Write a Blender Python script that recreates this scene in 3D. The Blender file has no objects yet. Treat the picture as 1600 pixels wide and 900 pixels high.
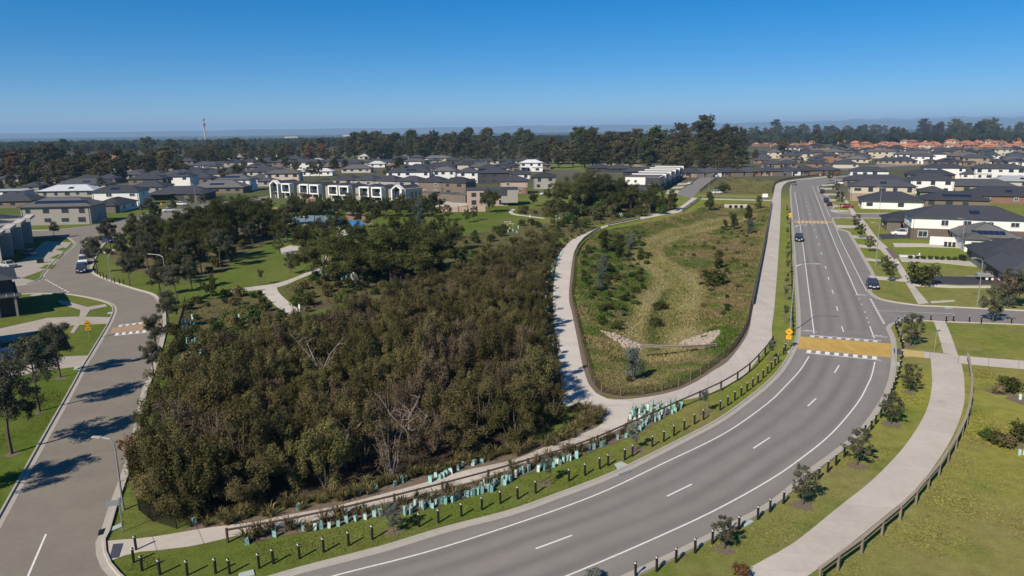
import bpy, bmesh, math, random
import numpy as np
from mathutils import Vector, Matrix
S = bpy.context.scene
COL = S.collection
R = math.radians
random.seed(7)

# ---------------------------------------------------------------- camera, sky, sun, exposure
F_PX, PITCH, ROLL, CAM_H = 1128.0, R(12.35), R(0.6), 27.0      # measured on the 1600x900 photograph
cr, sr, cp, sp = math.cos(ROLL), math.sin(ROLL), math.cos(PITCH), math.sin(PITCH)
cam = bpy.data.cameras.new('camera'); camo = bpy.data.objects.new('camera', cam); COL.objects.link(camo)
cam.sensor_width = 36.0; cam.lens = 36.0 * F_PX / 1600.0; cam.clip_start = 0.5; cam.clip_end = 80000
RV, UV, FV = Vector((1, 0, 0)), Vector((0, sp, cp)), Vector((0, cp, -sp))
ax, ay, az = RV * cr - UV * sr, RV * sr + UV * cr, -FV
camo.matrix_world = Matrix(((ax.x, ay.x, az.x, 0), (ax.y, ay.y, az.y, 0), (ax.z, ay.z, az.z, CAM_H), (0, 0, 0, 1)))
S.camera = camo
SUN_AZ, SUN_EL = R(218), R(38.5)                                 # behind the camera, to its left
wd = bpy.data.worlds.new('World'); S.world = wd; wd.use_nodes = True
wn = wd.node_tree; bg = wn.nodes['Background']
sky = wn.nodes.new('ShaderNodeTexSky'); sky.sky_type = 'NISHITA'; sky.sun_disc = False
sky.sun_elevation = SUN_EL; sky.sun_rotation = SUN_AZ
sky.altitude = 3000; sky.air_density = 1.0; sky.dust_density = 0.0; sky.ozone_density = 10.0
gam = wn.nodes.new('ShaderNodeGamma'); gam.inputs[1].default_value = 0.75
hsv = wn.nodes.new('ShaderNodeHueSaturation'); hsv.inputs['Hue'].default_value = 0.5; hsv.inputs['Saturation'].default_value = 1.40; hsv.inputs['Value'].default_value = 1.24   # even grade over the whole sky
wn.links.new(sky.outputs[0], gam.inputs[0]); wn.links.new(gam.outputs[0], hsv.inputs['Color']); wn.links.new(hsv.outputs[0], bg.inputs[0]); bg.inputs[1].default_value = 0.10
sun = bpy.data.lights.new('sun', 'SUN'); suno = bpy.data.objects.new('sun', sun); COL.objects.link(suno)
sun.energy = 5.0; sun.angle = R(0.5); sun.color = (1.0, 0.90, 0.76)
sd = Vector((math.sin(SUN_AZ) * math.cos(SUN_EL), math.cos(SUN_AZ) * math.cos(SUN_EL), math.sin(SUN_EL)))
suno.rotation_euler = sd.to_track_quat('Z', 'Y').to_euler()
vs = S.view_settings; vs.view_transform = 'Standard'; vs.look = 'None'; vs.exposure = 0.34; vs.gamma = 1.0; vs.use_curve_mapping = False
S.cycles.max_bounces = 4; S.cycles.diffuse_bounces = 2; S.cycles.glossy_bounces = 2; S.cycles.transmission_bounces = 2
S.cycles.volume_bounces = 0; S.cycles.use_denoising = True; S.cycles.caustics_reflective = False; S.cycles.caustics_refractive = False

# ---------------------------------------------------------------- helpers
def G(px, py, z=0.0):
    """ground point (world metres) seen at a photograph pixel, at height z"""
    u, v = (px - 800) / F_PX, (450 - py) / F_PX
    a, b = u * cr + v * sr, -u * sr + v * cr
    d = Vector((a, cp + b * sp, -sp + b * cp)); t = (CAM_H - z) / -d.z
    return Vector((d.x * t, d.y * t, z))
def PX(p):
    q = Vector(p) - Vector((0, 0, CAM_H)); zc = q.dot(-az)
    return 800 + F_PX * q.dot(ax) / zc, 450 - F_PX * q.dot(ay) / zc
def pts(s):
    """'x,y x,y ...' in photo pixels -> list of tuples"""
    return [tuple(float(c) for c in w.split(',')) for w in s.split()]
def gp(s, z=0.0): return [G(x, y, z) for x, y in pts(s)]
def smooth(P, step=2.0):
    """Catmull-Rom resample of a polyline of Vectors"""
    out = []
    n = len(P)
    for i in range(n - 1):
        p0, p1, p2, p3 = P[max(i - 1, 0)], P[i], P[i + 1], P[min(i + 2, n - 1)]
        k = max(1, int((p2 - p1).length / step))
        for j in range(k):
            t = j / k
            out.append(0.5 * ((2 * p1) + (p2 - p0) * t + (2 * p0 - 5 * p1 + 4 * p2 - p3) * t * t + (3 * p1 - p0 - 3 * p2 + p3) * t ** 3))
    out.append(P[-1].copy()); return out
def resample(P, n):
    """n+1 points evenly spaced along a polyline"""
    L = [0.0]
    for a, b in zip(P, P[1:]): L.append(L[-1] + (b - a).length)
    out, k = [], 0
    for i in range(n + 1):
        s = L[-1] * i / n
        while k < len(P) - 2 and L[k + 1] < s: k += 1
        t = (s - L[k]) / max(L[k + 1] - L[k], 1e-6); out.append(P[k].lerp(P[k + 1], min(max(t, 0), 1)))
    return out
def length(P): return sum((b - a).length for a, b in zip(P, P[1:]))
def offset(P, d):
    """polyline moved sideways by d (to the left of its direction)"""
    out = []
    for i in range(len(P)):
        t = (P[min(i + 1, len(P) - 1)] - P[max(i - 1, 0)]); t.z = 0; t.normalize()
        out.append(P[i] + Vector((-t.y, t.x, 0)) * d)
    return out

class MB:
    def __init__(s): s.v = []; s.f = []
    def poly(s, P, z=None):
        k = len(s.v); s.v += [(p[0], p[1], p[2] if z is None else z) for p in P]; s.f.append(list(range(k, k + len(P))))
        return s
    def prism(s, P, z0, z1):
        n = len(P); k = len(s.v)
        ar = sum(P[i][0] * P[(i + 1) % n][1] - P[(i + 1) % n][0] * P[i][1] for i in range(n))
        if ar < 0: P = list(reversed(P))
        s.v += [(p[0], p[1], z0) for p in P] + [(p[0], p[1], z1) for p in P]
        s.f.append(list(range(k + n, k + 2 * n))); s.f.append(list(range(k + n - 1, k - 1, -1)))
        for i in range(n): j = (i + 1) % n; s.f.append([k + i, k + j, k + n + j, k + n + i])
        return s
    def box(s, c, h, rz=0.0, tilt=None):
        """centre c, half sizes h"""
        k = len(s.v); ca, sa = math.cos(rz), math.sin(rz)
        for z in (-1, 1):
            for x, y in ((-1, -1), (1, -1), (1, 1), (-1, 1)):
                p = Vector((x * h[0], y * h[1], z * h[2]))
                if tilt: p = tilt @ p
                s.v.append((c[0] + p.x * ca - p.y * sa, c[1] + p.x * sa + p.y * ca, c[2] + p.z))
        for f in ((3, 2, 1, 0), (4, 5, 6, 7), (0, 1, 5, 4), (1, 2, 6, 5), (2, 3, 7, 6), (3, 0, 4, 7)): s.f.append([k + i for i in f])
        return s
    def tube(s, P, r, n=6, cap=True):
        k = len(s.v); P = [Vector(p) for p in P]
        if not isinstance(r, (list, tuple)): r = [r] * len(P)
        for i, p in enumerate(P):
            t = (P[min(i + 1, len(P) - 1)] - P[max(i - 1, 0)]).normalized()
            a = t.cross(Vector((0, 1, 0)) if abs(t.y) < 0.9 else Vector((1, 0, 0))).normalized(); b = t.cross(a)
            for j in range(n):
                q = p + (a * math.cos(2 * math.pi * j / n) + b * math.sin(2 * math.pi * j / n)) * r[i]; s.v.append(tuple(q))
        for i in range(len(P) - 1):
            for j in range(n):
                j2 = (j + 1) % n; s.f.append([k + i * n + j, k + i * n + j2, k + (i + 1) * n + j2, k + (i + 1) * n + j])
        if cap:
            s.f.append([k + j for j in range(n - 1, -1, -1)]); s.f.append([k + (len(P) - 1) * n + j for j in range(n)])
        return s
    def strip(s, A, B, z=None):
        k = len(s.v)
        for a, b in zip(A, B): s.v += [(a[0], a[1], a[2] if z is None else z), (b[0], b[1], b[2] if z is None else z)]
        for i in range(len(A) - 1): s.f.append([k + 2 * i, k + 2 * i + 1, k + 2 * i + 3, k + 2 * i + 2])
        return s
    def sweep(s, P, prof):
        """profile [(side offset, z)] swept along polyline P (offset to the left of travel)"""
        k = len(s.v); m = len(prof)
        offs = [offset(P, o) for o, _ in prof]
        for i in range(len(P)):
            for j, (o, z) in enumerate(prof): s.v.append((offs[j][i].x, offs[j][i].y, P[i].z + z))
        for i in range(len(P) - 1):
            for j in range(m - 1): s.f.append([k + i * m + j, k + (i + 1) * m + j, k + (i + 1) * m + j + 1, k + i * m + j + 1])
        return s
    def mesh(s, name):
        me = bpy.data.meshes.new(name); me.from_pydata(s.v, [], s.f); me.update(); return me
    def build(s, name, mat, parent=None, flat_up=False):
        me = s.mesh(name)
        if flat_up:
            bm = bmesh.new(); bm.from_mesh(me)
            bmesh.ops.recalc_face_normals(bm, faces=bm.faces)
            for f in bm.faces:
                if f.normal.z < -0.01: f.normal_flip()
            bm.to_mesh(me); bm.free()
        return link(name, me, mat, parent)
def link(name, me, mat=None, parent=None):
    o = bpy.data.objects.new(name, me); COL.objects.link(o)
    if mat is not None and len(me.materials) == 0: me.materials.append(mat)
    elif mat is not None and me.materials[0] != mat:
        o.material_slots[0].link = 'OBJECT'; o.material_slots[0].material = mat
    if parent is not None: o.parent = parent
    return o
def thing(name, label, cat, loc=(0, 0, 0), rz=0.0, group=None, scale=None):
    o = bpy.data.objects.new(name, None); COL.objects.link(o); o.location = loc; o.rotation_euler = (0, 0, rz)
    o.empty_display_size = 0.2
    if scale: o.scale = scale if isinstance(scale, tuple) else (scale,) * 3
    return tag(o, label, cat, group)
def tag(o, label, cat, group=None, kind=None):
    o['label'] = label; o['category'] = cat
    if group: o['group'] = group
    if kind: o['kind'] = kind
    return o
def struct(o, label=None):
    o['kind'] = 'structure'
    if label: o['label'] = label
    return o
def ordn(n): return '%d%s' % (n, 'th' if 10 <= n % 100 <= 20 else {1: 'st', 2: 'nd', 3: 'rd'}.get(n % 10, 'th'))
def inpoly(P, x, y):
    """vectorised point in polygon"""
    c = np.zeros(np.shape(x), bool); n = len(P)
    for i in range(n):
        x1, y1, x2, y2 = P[i][0], P[i][1], P[i - 1][0], P[i - 1][1]
        with np.errstate(divide='ignore', invalid='ignore'):
            c ^= ((y1 > y) != (y2 > y)) & (x < (x2 - x1) * (y - y1) / (y2 - y1 + 1e-12) + x1)
    return c
def edgedist(P, x, y, closed=True):
    d = np.full(np.shape(x), 1e9); n = len(P)
    for i in range(n if closed else n - 1):
        a, b = P[i], P[(i + 1) % n]; dx, dy = b[0] - a[0], b[1] - a[1]
        t = np.clip(((x - a[0]) * dx + (y - a[1]) * dy) / (dx * dx + dy * dy + 1e-9), 0, 1)
        d = np.minimum(d, np.hypot(x - a[0] - t * dx, y - a[1] - t * dy))
    return d

# ---------------------------------------------------------------- materials
MATS = {}
def mat(name, col, rough=0.8, var=0.0, scale=1.0, bump=0.0, bscale=None, metal=0.0, spec=0.3, col2=None, objvar=0.0, detail=6.0, attr=False, obj=False, stretch=None):
    if name in MATS: return MATS[name]
    m = bpy.data.materials.new(name); m.use_nodes = True; n = m.node_tree; b = n.nodes['Principled BSDF']; L = n.links.new
    b.inputs['Roughness'].default_value = rough; b.inputs['Metallic'].default_value = metal; b.inputs['Specular IOR Level'].default_value = spec
    c = (*col, 1); b.inputs['Base Color'].default_value = c; m.diffuse_color = c; out = None
    tc = n.nodes.new('ShaderNodeTexCoord' if obj else 'ShaderNodeNewGeometry'); vec = tc.outputs['Object' if obj else 'Position']
    if stretch:
        mp = n.nodes.new('ShaderNodeMapping'); mp.inputs['Scale'].default_value = stretch; L(vec, mp.inputs[0]); vec = mp.outputs[0]
    if attr:
        at = n.nodes.new('ShaderNodeVertexColor'); at.layer_name = 'col'; out = at.outputs[0]
    if col2 is not None:
        nz = n.nodes.new('ShaderNodeTexNoise'); nz.inputs['Scale'].default_value = scale; nz.inputs['Detail'].default_value = detail; L(vec, nz.inputs['Vector'])
        rp = n.nodes.new('ShaderNodeMapRange'); rp.inputs[1].default_value = 0.36; rp.inputs[2].default_value = 0.64; L(nz.outputs[0], rp.inputs[0])
        mx = n.nodes.new('ShaderNodeMix'); mx.data_type = 'RGBA'; L(rp.outputs[0], mx.inputs[0])
        mx.inputs[6].default_value = c; mx.inputs[7].default_value = (*col2, 1)
        if out: L(out, mx.inputs[6])
        out = mx.outputs[2]
    if var:
        tot = None
        for sc, wgt in ((scale, 0.6), (scale * 6.3, 0.4)):
            nz = n.nodes.new('ShaderNodeTexNoise'); nz.inputs['Scale'].default_value = sc; nz.inputs['Detail'].default_value = detail; L(vec, nz.inputs['Vector'])
            ml = n.nodes.new('ShaderNodeMath'); ml.operation = 'MULTIPLY_ADD'; ml.inputs[1].default_value = wgt * var * 4; L(nz.outputs[0], ml.inputs[0])
            ml.inputs[2].default_value = 1 - wgt * var * 2 if tot is None else -wgt * var * 2
            if tot is not None:
                ad = n.nodes.new('ShaderNodeMath'); ad.operation = 'ADD'; L(tot, ad.inputs[0]); L(ml.outputs[0], ad.inputs[1]); tot = ad.outputs[0]
            else: tot = ml.outputs[0]
        vm = n.nodes.new('ShaderNodeVectorMath'); vm.operation = 'MULTIPLY'
        if out: L(out, vm.inputs[0])
        else: vm.inputs[0].default_value = col
        L(tot, vm.inputs[1]); out = vm.outputs[0]
    if objvar:
        oi = n.nodes.new('ShaderNodeObjectInfo'); mr = n.nodes.new('ShaderNodeMapRange'); mr.inputs[3].default_value = 1 - objvar; mr.inputs[4].default_value = 1 + objvar
        L(oi.outputs['Random'], mr.inputs[0]); vm = n.nodes.new('ShaderNodeVectorMath'); vm.operation = 'MULTIPLY'
        if out: L(out, vm.inputs[0])
        else: vm.inputs[0].default_value = col
        L(mr.outputs[0], vm.inputs[1]); out = vm.outputs[0]
    if out: L(out, b.inputs['Base Color'])
    if bump:
        nz = n.nodes.new('ShaderNodeTexNoise'); nz.inputs['Scale'].default_value = bscale or scale * 4; nz.inputs['Detail'].default_value = 4; L(vec, nz.inputs['Vector'])
        bp = n.nodes.new('ShaderNodeBump'); bp.inputs['Strength'].default_value = bump; bp.inputs['Distance'].default_value = 0.1; L(nz.outputs[0], bp.inputs['Height']); L(bp.outputs[0], b.inputs['Normal'])
    MATS[name] = m; return m
def leafmat(name, c1, c2, objvar=0.25, trans=0.25, nscale=0.5):
    if name in MATS: return MATS[name]
    m = bpy.data.materials.new(name); m.use_nodes = True; n = m.node_tree; L = n.links.new; n.nodes.remove(n.nodes['Principled BSDF'])
    g = n.nodes.new('ShaderNodeNewGeometry'); oi = n.nodes.new('ShaderNodeObjectInfo')
    nz = n.nodes.new('ShaderNodeTexNoise'); nz.inputs['Scale'].default_value = nscale; nz.inputs['Detail'].default_value = 2; L(g.outputs['Position'], nz.inputs['Vector'])
    ad = n.nodes.new('ShaderNodeMath'); ad.operation = 'MULTIPLY_ADD'; ad.inputs[1].default_value = 0.55; L(g.outputs['Random Per Island'], ad.inputs[0])
    mr = n.nodes.new('ShaderNodeMapRange'); mr.inputs[1].default_value = 0.35; mr.inputs[2].default_value = 0.65; mr.inputs[3].default_value = -0.1; mr.inputs[4].default_value = 0.55; L(nz.outputs[0], mr.inputs[0]); L(mr.outputs[0], ad.inputs[2])
    mx = n.nodes.new('ShaderNodeMix'); mx.data_type = 'RGBA'; mx.inputs[6].default_value = (*c1, 1); mx.inputs[7].default_value = (*c2, 1); L(ad.outputs[0], mx.inputs[0])
    mo = n.nodes.new('ShaderNodeMapRange'); mo.inputs[3].default_value = 1 - objvar; mo.inputs[4].default_value = 1 + objvar; L(oi.outputs['Random'], mo.inputs[0])
    vm = n.nodes.new('ShaderNodeVectorMath'); vm.operation = 'MULTIPLY'; L(mx.outputs[2], vm.inputs[0]); L(mo.outputs[0], vm.inputs[1])
    d = n.nodes.new('ShaderNodeBsdfDiffuse'); t = n.nodes.new('ShaderNodeBsdfTranslucent'); L(vm.outputs[0], d.inputs[0]); L(vm.outputs[0], t.inputs[0])
    ms = n.nodes.new('ShaderNodeMixShader'); ms.inputs[0].default_value = trans; L(d.outputs[0], ms.inputs[1]); L(t.outputs[0], ms.inputs[2])
    L(ms.outputs[0], n.nodes['Material Output'].inputs[0]); MATS[name] = m; m.diffuse_color = (*c1, 1); return m

M_ROAD = mat('asphalt_grey', (0.198, 0.180, 0.164), 0.9, var=0.16, scale=0.5, bump=0.25, bscale=30)
M_STREET = mat('asphalt_brown', (0.196, 0.172, 0.138), 0.9, var=0.16, scale=0.3, bump=0.15, bscale=20)
M_CONC = mat('concrete_path', (0.44, 0.395, 0.34), 0.85, var=0.15, scale=0.35, objvar=0.05, bump=0.05, bscale=30)
M_CONCW = mat('concrete_pale', (0.49, 0.445, 0.39), 0.85, var=0.13, scale=0.35, objvar=0.05)
M_CONCL = mat('concrete_vignetted', (0.335, 0.295, 0.245), 0.85, var=0.16, scale=0.35, objvar=0.05)  # path concrete for the left side, lens vignette put into its darker colour
M_JOINT = mat('joint_sand', (0.18, 0.15, 0.12), 0.95)
M_KERB = mat('kerb_concrete', (0.36, 0.33, 0.28), 0.9, var=0.12, scale=1.5)
M_WHITE = mat('road_paint_white', (0.66, 0.64, 0.60), 0.7, var=0.22, scale=5)
M_OCHRE = mat('ochre_paving', (0.45, 0.29, 0.075), 0.85, var=0.28, scale=0.8, stretch=(1.2, 0.3, 1.0))
M_ORANGE = mat('orange_paving', (0.34, 0.225, 0.145), 0.85, var=0.12, scale=1.5)
M_BLACK = mat('black_plastic', (0.012, 0.011, 0.010), 0.6)
M_REFL = mat('white_reflector', (0.7, 0.7, 0.7), 0.4)
M_TIMBER = mat('grey_timber', (0.19, 0.155, 0.112), 0.9, var=0.2, scale=4, objvar=0.12)
M_TIMBERD = mat('dark_timber', (0.065, 0.047, 0.036), 0.9, var=0.2, scale=4, objvar=0.12)
M_TEAL = mat('teal_guard', (0.22, 0.43, 0.40), 0.6, objvar=0.22, spec=0.4)
M_TEALP = mat('pale_guard', (0.42, 0.56, 0.53), 0.6, objvar=0.15)
M_MULCH = mat('mulch', (0.150, 0.112, 0.082), 0.95, var=0.32, scale=3.0, bump=0.4, bscale=12)
M_GALV = mat('galvanised_steel', (0.33, 0.34, 0.35), 0.45, metal=0.5)
M_SIGNY = mat('sign_yellow', (0.85, 0.40, 0.02), 0.5)
M_SIGNB = mat('sign_back', (0.30, 0.32, 0.32), 0.5, metal=0.3)
M_INK = mat('black_ink', (0.01, 0.01, 0.01), 0.6)
M_TACT = mat('tactile_blue', (0.055, 0.062, 0.085), 0.8)
M_PIT = mat('pit_lid', (0.36, 0.41, 0.37), 0.85, var=0.1, scale=2)
M_ROCK = mat('pale_rock', (0.33, 0.27, 0.22), 0.95, var=0.25, scale=1.2)
M_BARK = mat('bark', (0.10, 0.078, 0.06), 0.95, var=0.25, scale=4)
M_PALEBARK = mat('pale_bark', (0.21, 0.175, 0.145), 0.9, var=0.2, scale=3)
L_SHRUB = leafmat('leaf_teatree', (0.052, 0.050, 0.020), (0.172, 0.144, 0.064), 0.40, 0.32)
L_SHRUBG = leafmat('leaf_teatree_green', (0.056, 0.060, 0.021), (0.168, 0.152, 0.060), 0.40, 0.32)
L_SHRUBB = leafmat('leaf_teatree_brown', (0.078, 0.062, 0.036), (0.180, 0.140, 0.088), 0.2, 0.25)
L_GUM = leafmat('leaf_gum', (0.050, 0.058, 0.033), (0.120, 0.118, 0.078), 0.2, 0.2)
L_PARK = leafmat('leaf_park_gum', (0.040, 0.050, 0.015), (0.112, 0.112, 0.038), 0.25, 0.25)
L_DARK = leafmat('leaf_dark_green', (0.030, 0.040, 0.014), (0.084, 0.092, 0.032), 0.28, 0.22)
L_FAR = leafmat('leaf_far_gum', (0.044, 0.046, 0.018), (0.135, 0.114, 0.050), 0.35, 0.25, 0.12)
L_BLUE = leafmat('leaf_blue_grey', (0.060, 0.080, 0.062), (0.150, 0.170, 0.140), 0.2, 0.2)
L_RED = leafmat('leaf_autumn', (0.095, 0.050, 0.022), (0.185, 0.105, 0.050), 0.25, 0.2)
L_BUSH = leafmat('leaf_bush', (0.030, 0.058, 0.014), (0.085, 0.125, 0.030), 0.35, 0.25)
L_TUSS = leafmat('leaf_tussock', (0.060, 0.075, 0.022), (0.26, 0.20, 0.10), 0.3, 0.3, 2.0)
L_PLAIN = leafmat('leaf_plain', (0.012, 0.018, 0.012), (0.032, 0.038, 0.022), 0.2, 0.1, 0.02)
# ---------------------------------------------------------------- ground sheet
SWALE = smooth(gp('919,562 928,601 940,614 961,620 1030,612 1060,604 1090,589 1112,574 1130,561 1146,545 1158,527 1166,511 1170,494 1174,470 1183,430 1190,390 1196,355 1201,322 1150,318 1105,320 1078,332 1000,349 950,359 926,370 909,385 901,405 897,440 894,465 898,490 906,530'), 3)
SWALE2 = gp('1102,302 1206,302 1209,290 1222,283 1150,277 1124,284')
CHANNEL = smooth(gp('1165,332 1120,341 1075,352 1040,364 1018,376 1018,390 1035,405 1055,420 1060,440 1050,460 1040,485 1030,510 1025,535'), 3)
GREENLINE = smooth(gp('1046,440 1036,458 1028,472 1024,500 1027,530'), 3)
THICKET = gp('240,812 236,775 240,720 240,665 248,640 300,614 345,590 400,562 470,537 520,516 560,498 630,470 700,438 740,424 790,405 836,390 862,384 858,402 846,440 842,480 844,530 848,575 852,610 858,636 872,650 866,664 795,700 700,727 600,752 500,777 400,797 320,811')
LBANK = gp('908,395 945,368 1005,355 1012,385 1020,430 990,470 965,508 935,500 908,450'); RBANK = gp('1085,372 1165,350 1178,400 1165,478 1105,500 1085,440')
def grow(a, step, k, end):
    out = []
    while abs(a) < abs(end):
        step *= k; a += step if end > 0 else -step; out.append(a)
    return out
gx = np.concatenate([np.array(grow(-95, 0.9, 1.085, -26000))[::-1], np.arange(-95, 95.1, 0.9), np.array(grow(95, 0.9, 1.085, 26000))])
gy = np.concatenate([np.arange(-60, 33, 9.0), np.arange(34, 190.1, 0.9), np.array(grow(190, 0.9, 1.075, 30000))])
X, Y = np.meshgrid(gx, gy)
def swale_z(x, y):
    z = np.zeros(np.shape(x))
    for P, dep in ((SWALE, 1.5), (SWALE2, 1.5)):
        ins = inpoly(P, x, y); d = edgedist(P, x, y); t = np.clip((d - 1.2) / 9.0, 0, 1); t = t * t * (3 - 2 * t)
        z = np.where(ins, -dep * t, z)
    return z
near = (X > -60) & (X < 160) & (Y > 60) & (Y < 400)
Z = np.zeros(X.shape); Z[near] = swale_z(X[near], Y[near])
far = np.clip((np.hypot(X, Y) - 1400) / 2500, 0, 1); Z -= 24 * far * far * (3 - 2 * far)
def vnoise(x, y, s, seed):
    rs = np.random.RandomState(seed); tab = rs.rand(256, 256)
    xf, yf = x / s, y / s; xi, yi = np.floor(xf).astype(int), np.floor(yf).astype(int); tx, ty = xf - xi, yf - yi
    tx, ty = tx * tx * (3 - 2 * tx), ty * ty * (3 - 2 * ty); g = lambda a, b: tab[a % 256, b % 256]
    return (g(xi, yi) * (1 - tx) + g(xi + 1, yi) * tx) * (1 - ty) + (g(xi, yi + 1) * (1 - tx) + g(xi + 1, yi + 1) * tx) * ty
C = np.zeros(X.shape + (3,))
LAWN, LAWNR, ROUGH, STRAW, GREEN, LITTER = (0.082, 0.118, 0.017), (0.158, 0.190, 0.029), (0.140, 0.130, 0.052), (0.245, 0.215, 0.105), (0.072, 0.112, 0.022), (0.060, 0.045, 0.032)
C[:] = LAWN
def mixc(w, col):
    global C
    w = np.clip(w, 0, 1)[..., None]; C = C * (1 - w) + np.array(col) * w
mixc((X + 5) / 40, LAWNR); mixc(np.clip((X - 20) / 25, 0, 1) * np.clip((88 - Y) / 15, 0, 1), (0.238, 0.232, 0.044))
mixc((vnoise(X, Y, 9, 1) - 0.55) * 1.8 * (Y < 300) * (0.4 + 0.6 * (X > 10)), (0.200, 0.175, 0.062))
mixc((vnoise(X, Y, 26, 21) - 0.5) * 1.6 * (Y < 300) * (0.35 + 0.65 * (X > 10)), (0.215, 0.185, 0.075)); mixc((vnoise(X, Y, 1.7, 22) - 0.6) * 1.4 * (Y < 200) * (0.4 + 0.6 * (X > 10)), (0.20, 0.165, 0.075)); mixc((vnoise(X, Y, 3, 2) - 0.62) * 2.0 * (Y < 300), (0.105, 0.150, 0.025))
dist = np.hypot(X, Y)
mixc((dist - 290) / 90, (0.085, 0.088, 0.050)); mixc((vnoise(X, Y, 40, 3) - 0.45) * 2 * (dist > 300), (0.11, 0.10, 0.075))
mixc((dist - 1000) / 900, (0.030, 0.038, 0.022)); mixc((vnoise(X, Y, 900, 4) - 0.62) * 4 * (dist > 2500), (0.16, 0.14, 0.085))
def zone(P, col, soft=1.0, w=1.0):
    xs = [p[0] for p in P]; ys = [p[1] for p in P]
    m = (X > min(xs) - 3) & (X < max(xs) + 3) & (Y > min(ys) - 3) & (Y < max(ys) + 3)
    if not m.any(): return
    x, y = X[m], Y[m]; ins = inpoly(P, x, y); d = edgedist(P, x, y); s = np.where(ins, d, -d)
    wt = np.zeros(X.shape); wt[m] = np.clip(s / soft + 0.5, 0, 1) * w; mixc(wt, col)
def band(P, col, half, soft=2.0):
    m = near | (Y < 400); wt = np.zeros(X.shape); wt[m] = np.clip((half - edgedist(P, X[m], Y[m], False)) / soft + 0.5, 0, 1); mixc(wt, col)
zone(SWALE, ROUGH); zone(SWALE2, ROUGH)
ins = np.zeros(X.shape, bool); ins[near] = inpoly(SWALE, X[near], Y[near])
mixc(ins * (vnoise(X, Y, 7, 5) - 0.45) * 3.0, (0.205, 0.165, 0.085)); mixc(ins * (vnoise(X, Y, 5, 6) - 0.5) * 4, GREEN)
zone(LBANK, (0.062, 0.098, 0.020), 3.0, .9); zone(RBANK, (0.175, 0.128, 0.070), 4.0, .75); zone(gp('1060,385 1090,392 1150,402 1160,412 1100,408 1062,400'), (0.07, 0.11, 0.024), 3.0, .8)
mixc(ins * (vnoise(X, Y, 4, 31) - 0.58) * 5, (0.085, 0.120, 0.028)); mixc(ins * (vnoise(X, Y, 2.2, 32) - 0.62) * 3, (0.22, 0.17, 0.09))
cw = np.zeros(X.shape); cw[near] = np.clip((3.6 + 3.5 * vnoise(X[near], Y[near], 12, 9) - edgedist(CHANNEL, X[near], Y[near], False)) / 2, 0, 1); mixc(cw * ins, STRAW)
ce = np.zeros(X.shape); ce[near] = np.clip((2.6 * vnoise(X[near], Y[near], 6, 41) + .8 - edgedist(CHANNEL, X[near], Y[near], False)) / 1.5 + .4, 0, 1); mixc(ce * ins * .65, (0.150, 0.150, 0.048))
gl = np.zeros(X.shape); gl[near] = np.clip((0.9 - edgedist(GREENLINE, X[near], Y[near], False)) / 1.0 + 0.3, 0, 1); mixc(gl * ins, (0.085, 0.105, 0.035))
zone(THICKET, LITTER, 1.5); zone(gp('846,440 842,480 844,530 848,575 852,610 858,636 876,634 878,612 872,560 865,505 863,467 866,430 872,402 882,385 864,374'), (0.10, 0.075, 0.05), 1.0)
GARDEN = [gp('270,505 300,470 345,466 385,458 408,456 424,473 440,489 470,492 520,478 610,455 690,425 700,405 640,405 560,420 500,428 470,440 437,452 455,475 472,490 440,520 330,560 276,588'),
          gp('640,345 700,372 760,362 830,350 900,345 935,355 905,367 880,372 846,374 790,392 722,416 690,405'),
          gp('860,340 935,352 1000,338 1050,330 1060,322 1000,318 900,322 830,326 806,332 830,338')]
for g in GARDEN: zone(g, (0.115, 0.105, 0.045), 2.0)
zone(gp('205,420 245,432 300,440 352,425 365,405 430,372 440,352 330,348 250,360 165,398'), (0.115, 0.088, 0.055), 2.0, 0.85); zone(gp('380,500 470,492 520,478 600,462 500,470 440,480'), (0.10, 0.085, 0.05), 2.0)
zone(gp('860,264 1010,272 1010,262 930,256 850,252'), (0.13, 0.16, 0.04), 8)
zone(gp('870,253 1000,262 1010,258 900,250'), (0.30, 0.24, 0.15), 5)
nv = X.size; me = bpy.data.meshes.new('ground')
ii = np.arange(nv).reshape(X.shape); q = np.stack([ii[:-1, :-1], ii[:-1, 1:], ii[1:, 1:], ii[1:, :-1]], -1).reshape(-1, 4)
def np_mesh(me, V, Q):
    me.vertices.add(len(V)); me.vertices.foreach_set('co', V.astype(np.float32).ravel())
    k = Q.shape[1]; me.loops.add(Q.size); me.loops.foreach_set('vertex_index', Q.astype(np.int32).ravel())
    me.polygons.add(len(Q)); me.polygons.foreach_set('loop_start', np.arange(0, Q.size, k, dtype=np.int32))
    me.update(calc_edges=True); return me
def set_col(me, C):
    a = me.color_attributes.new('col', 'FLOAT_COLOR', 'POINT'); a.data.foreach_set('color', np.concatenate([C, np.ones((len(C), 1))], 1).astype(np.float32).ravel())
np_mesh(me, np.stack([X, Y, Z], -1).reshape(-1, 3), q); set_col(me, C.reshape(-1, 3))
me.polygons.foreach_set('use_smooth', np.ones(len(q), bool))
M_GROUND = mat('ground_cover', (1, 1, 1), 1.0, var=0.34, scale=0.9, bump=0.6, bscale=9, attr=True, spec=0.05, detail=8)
ground = struct(link('ground', me, M_GROUND), 'green lawns and rough grass spreading to the horizon')

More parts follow.
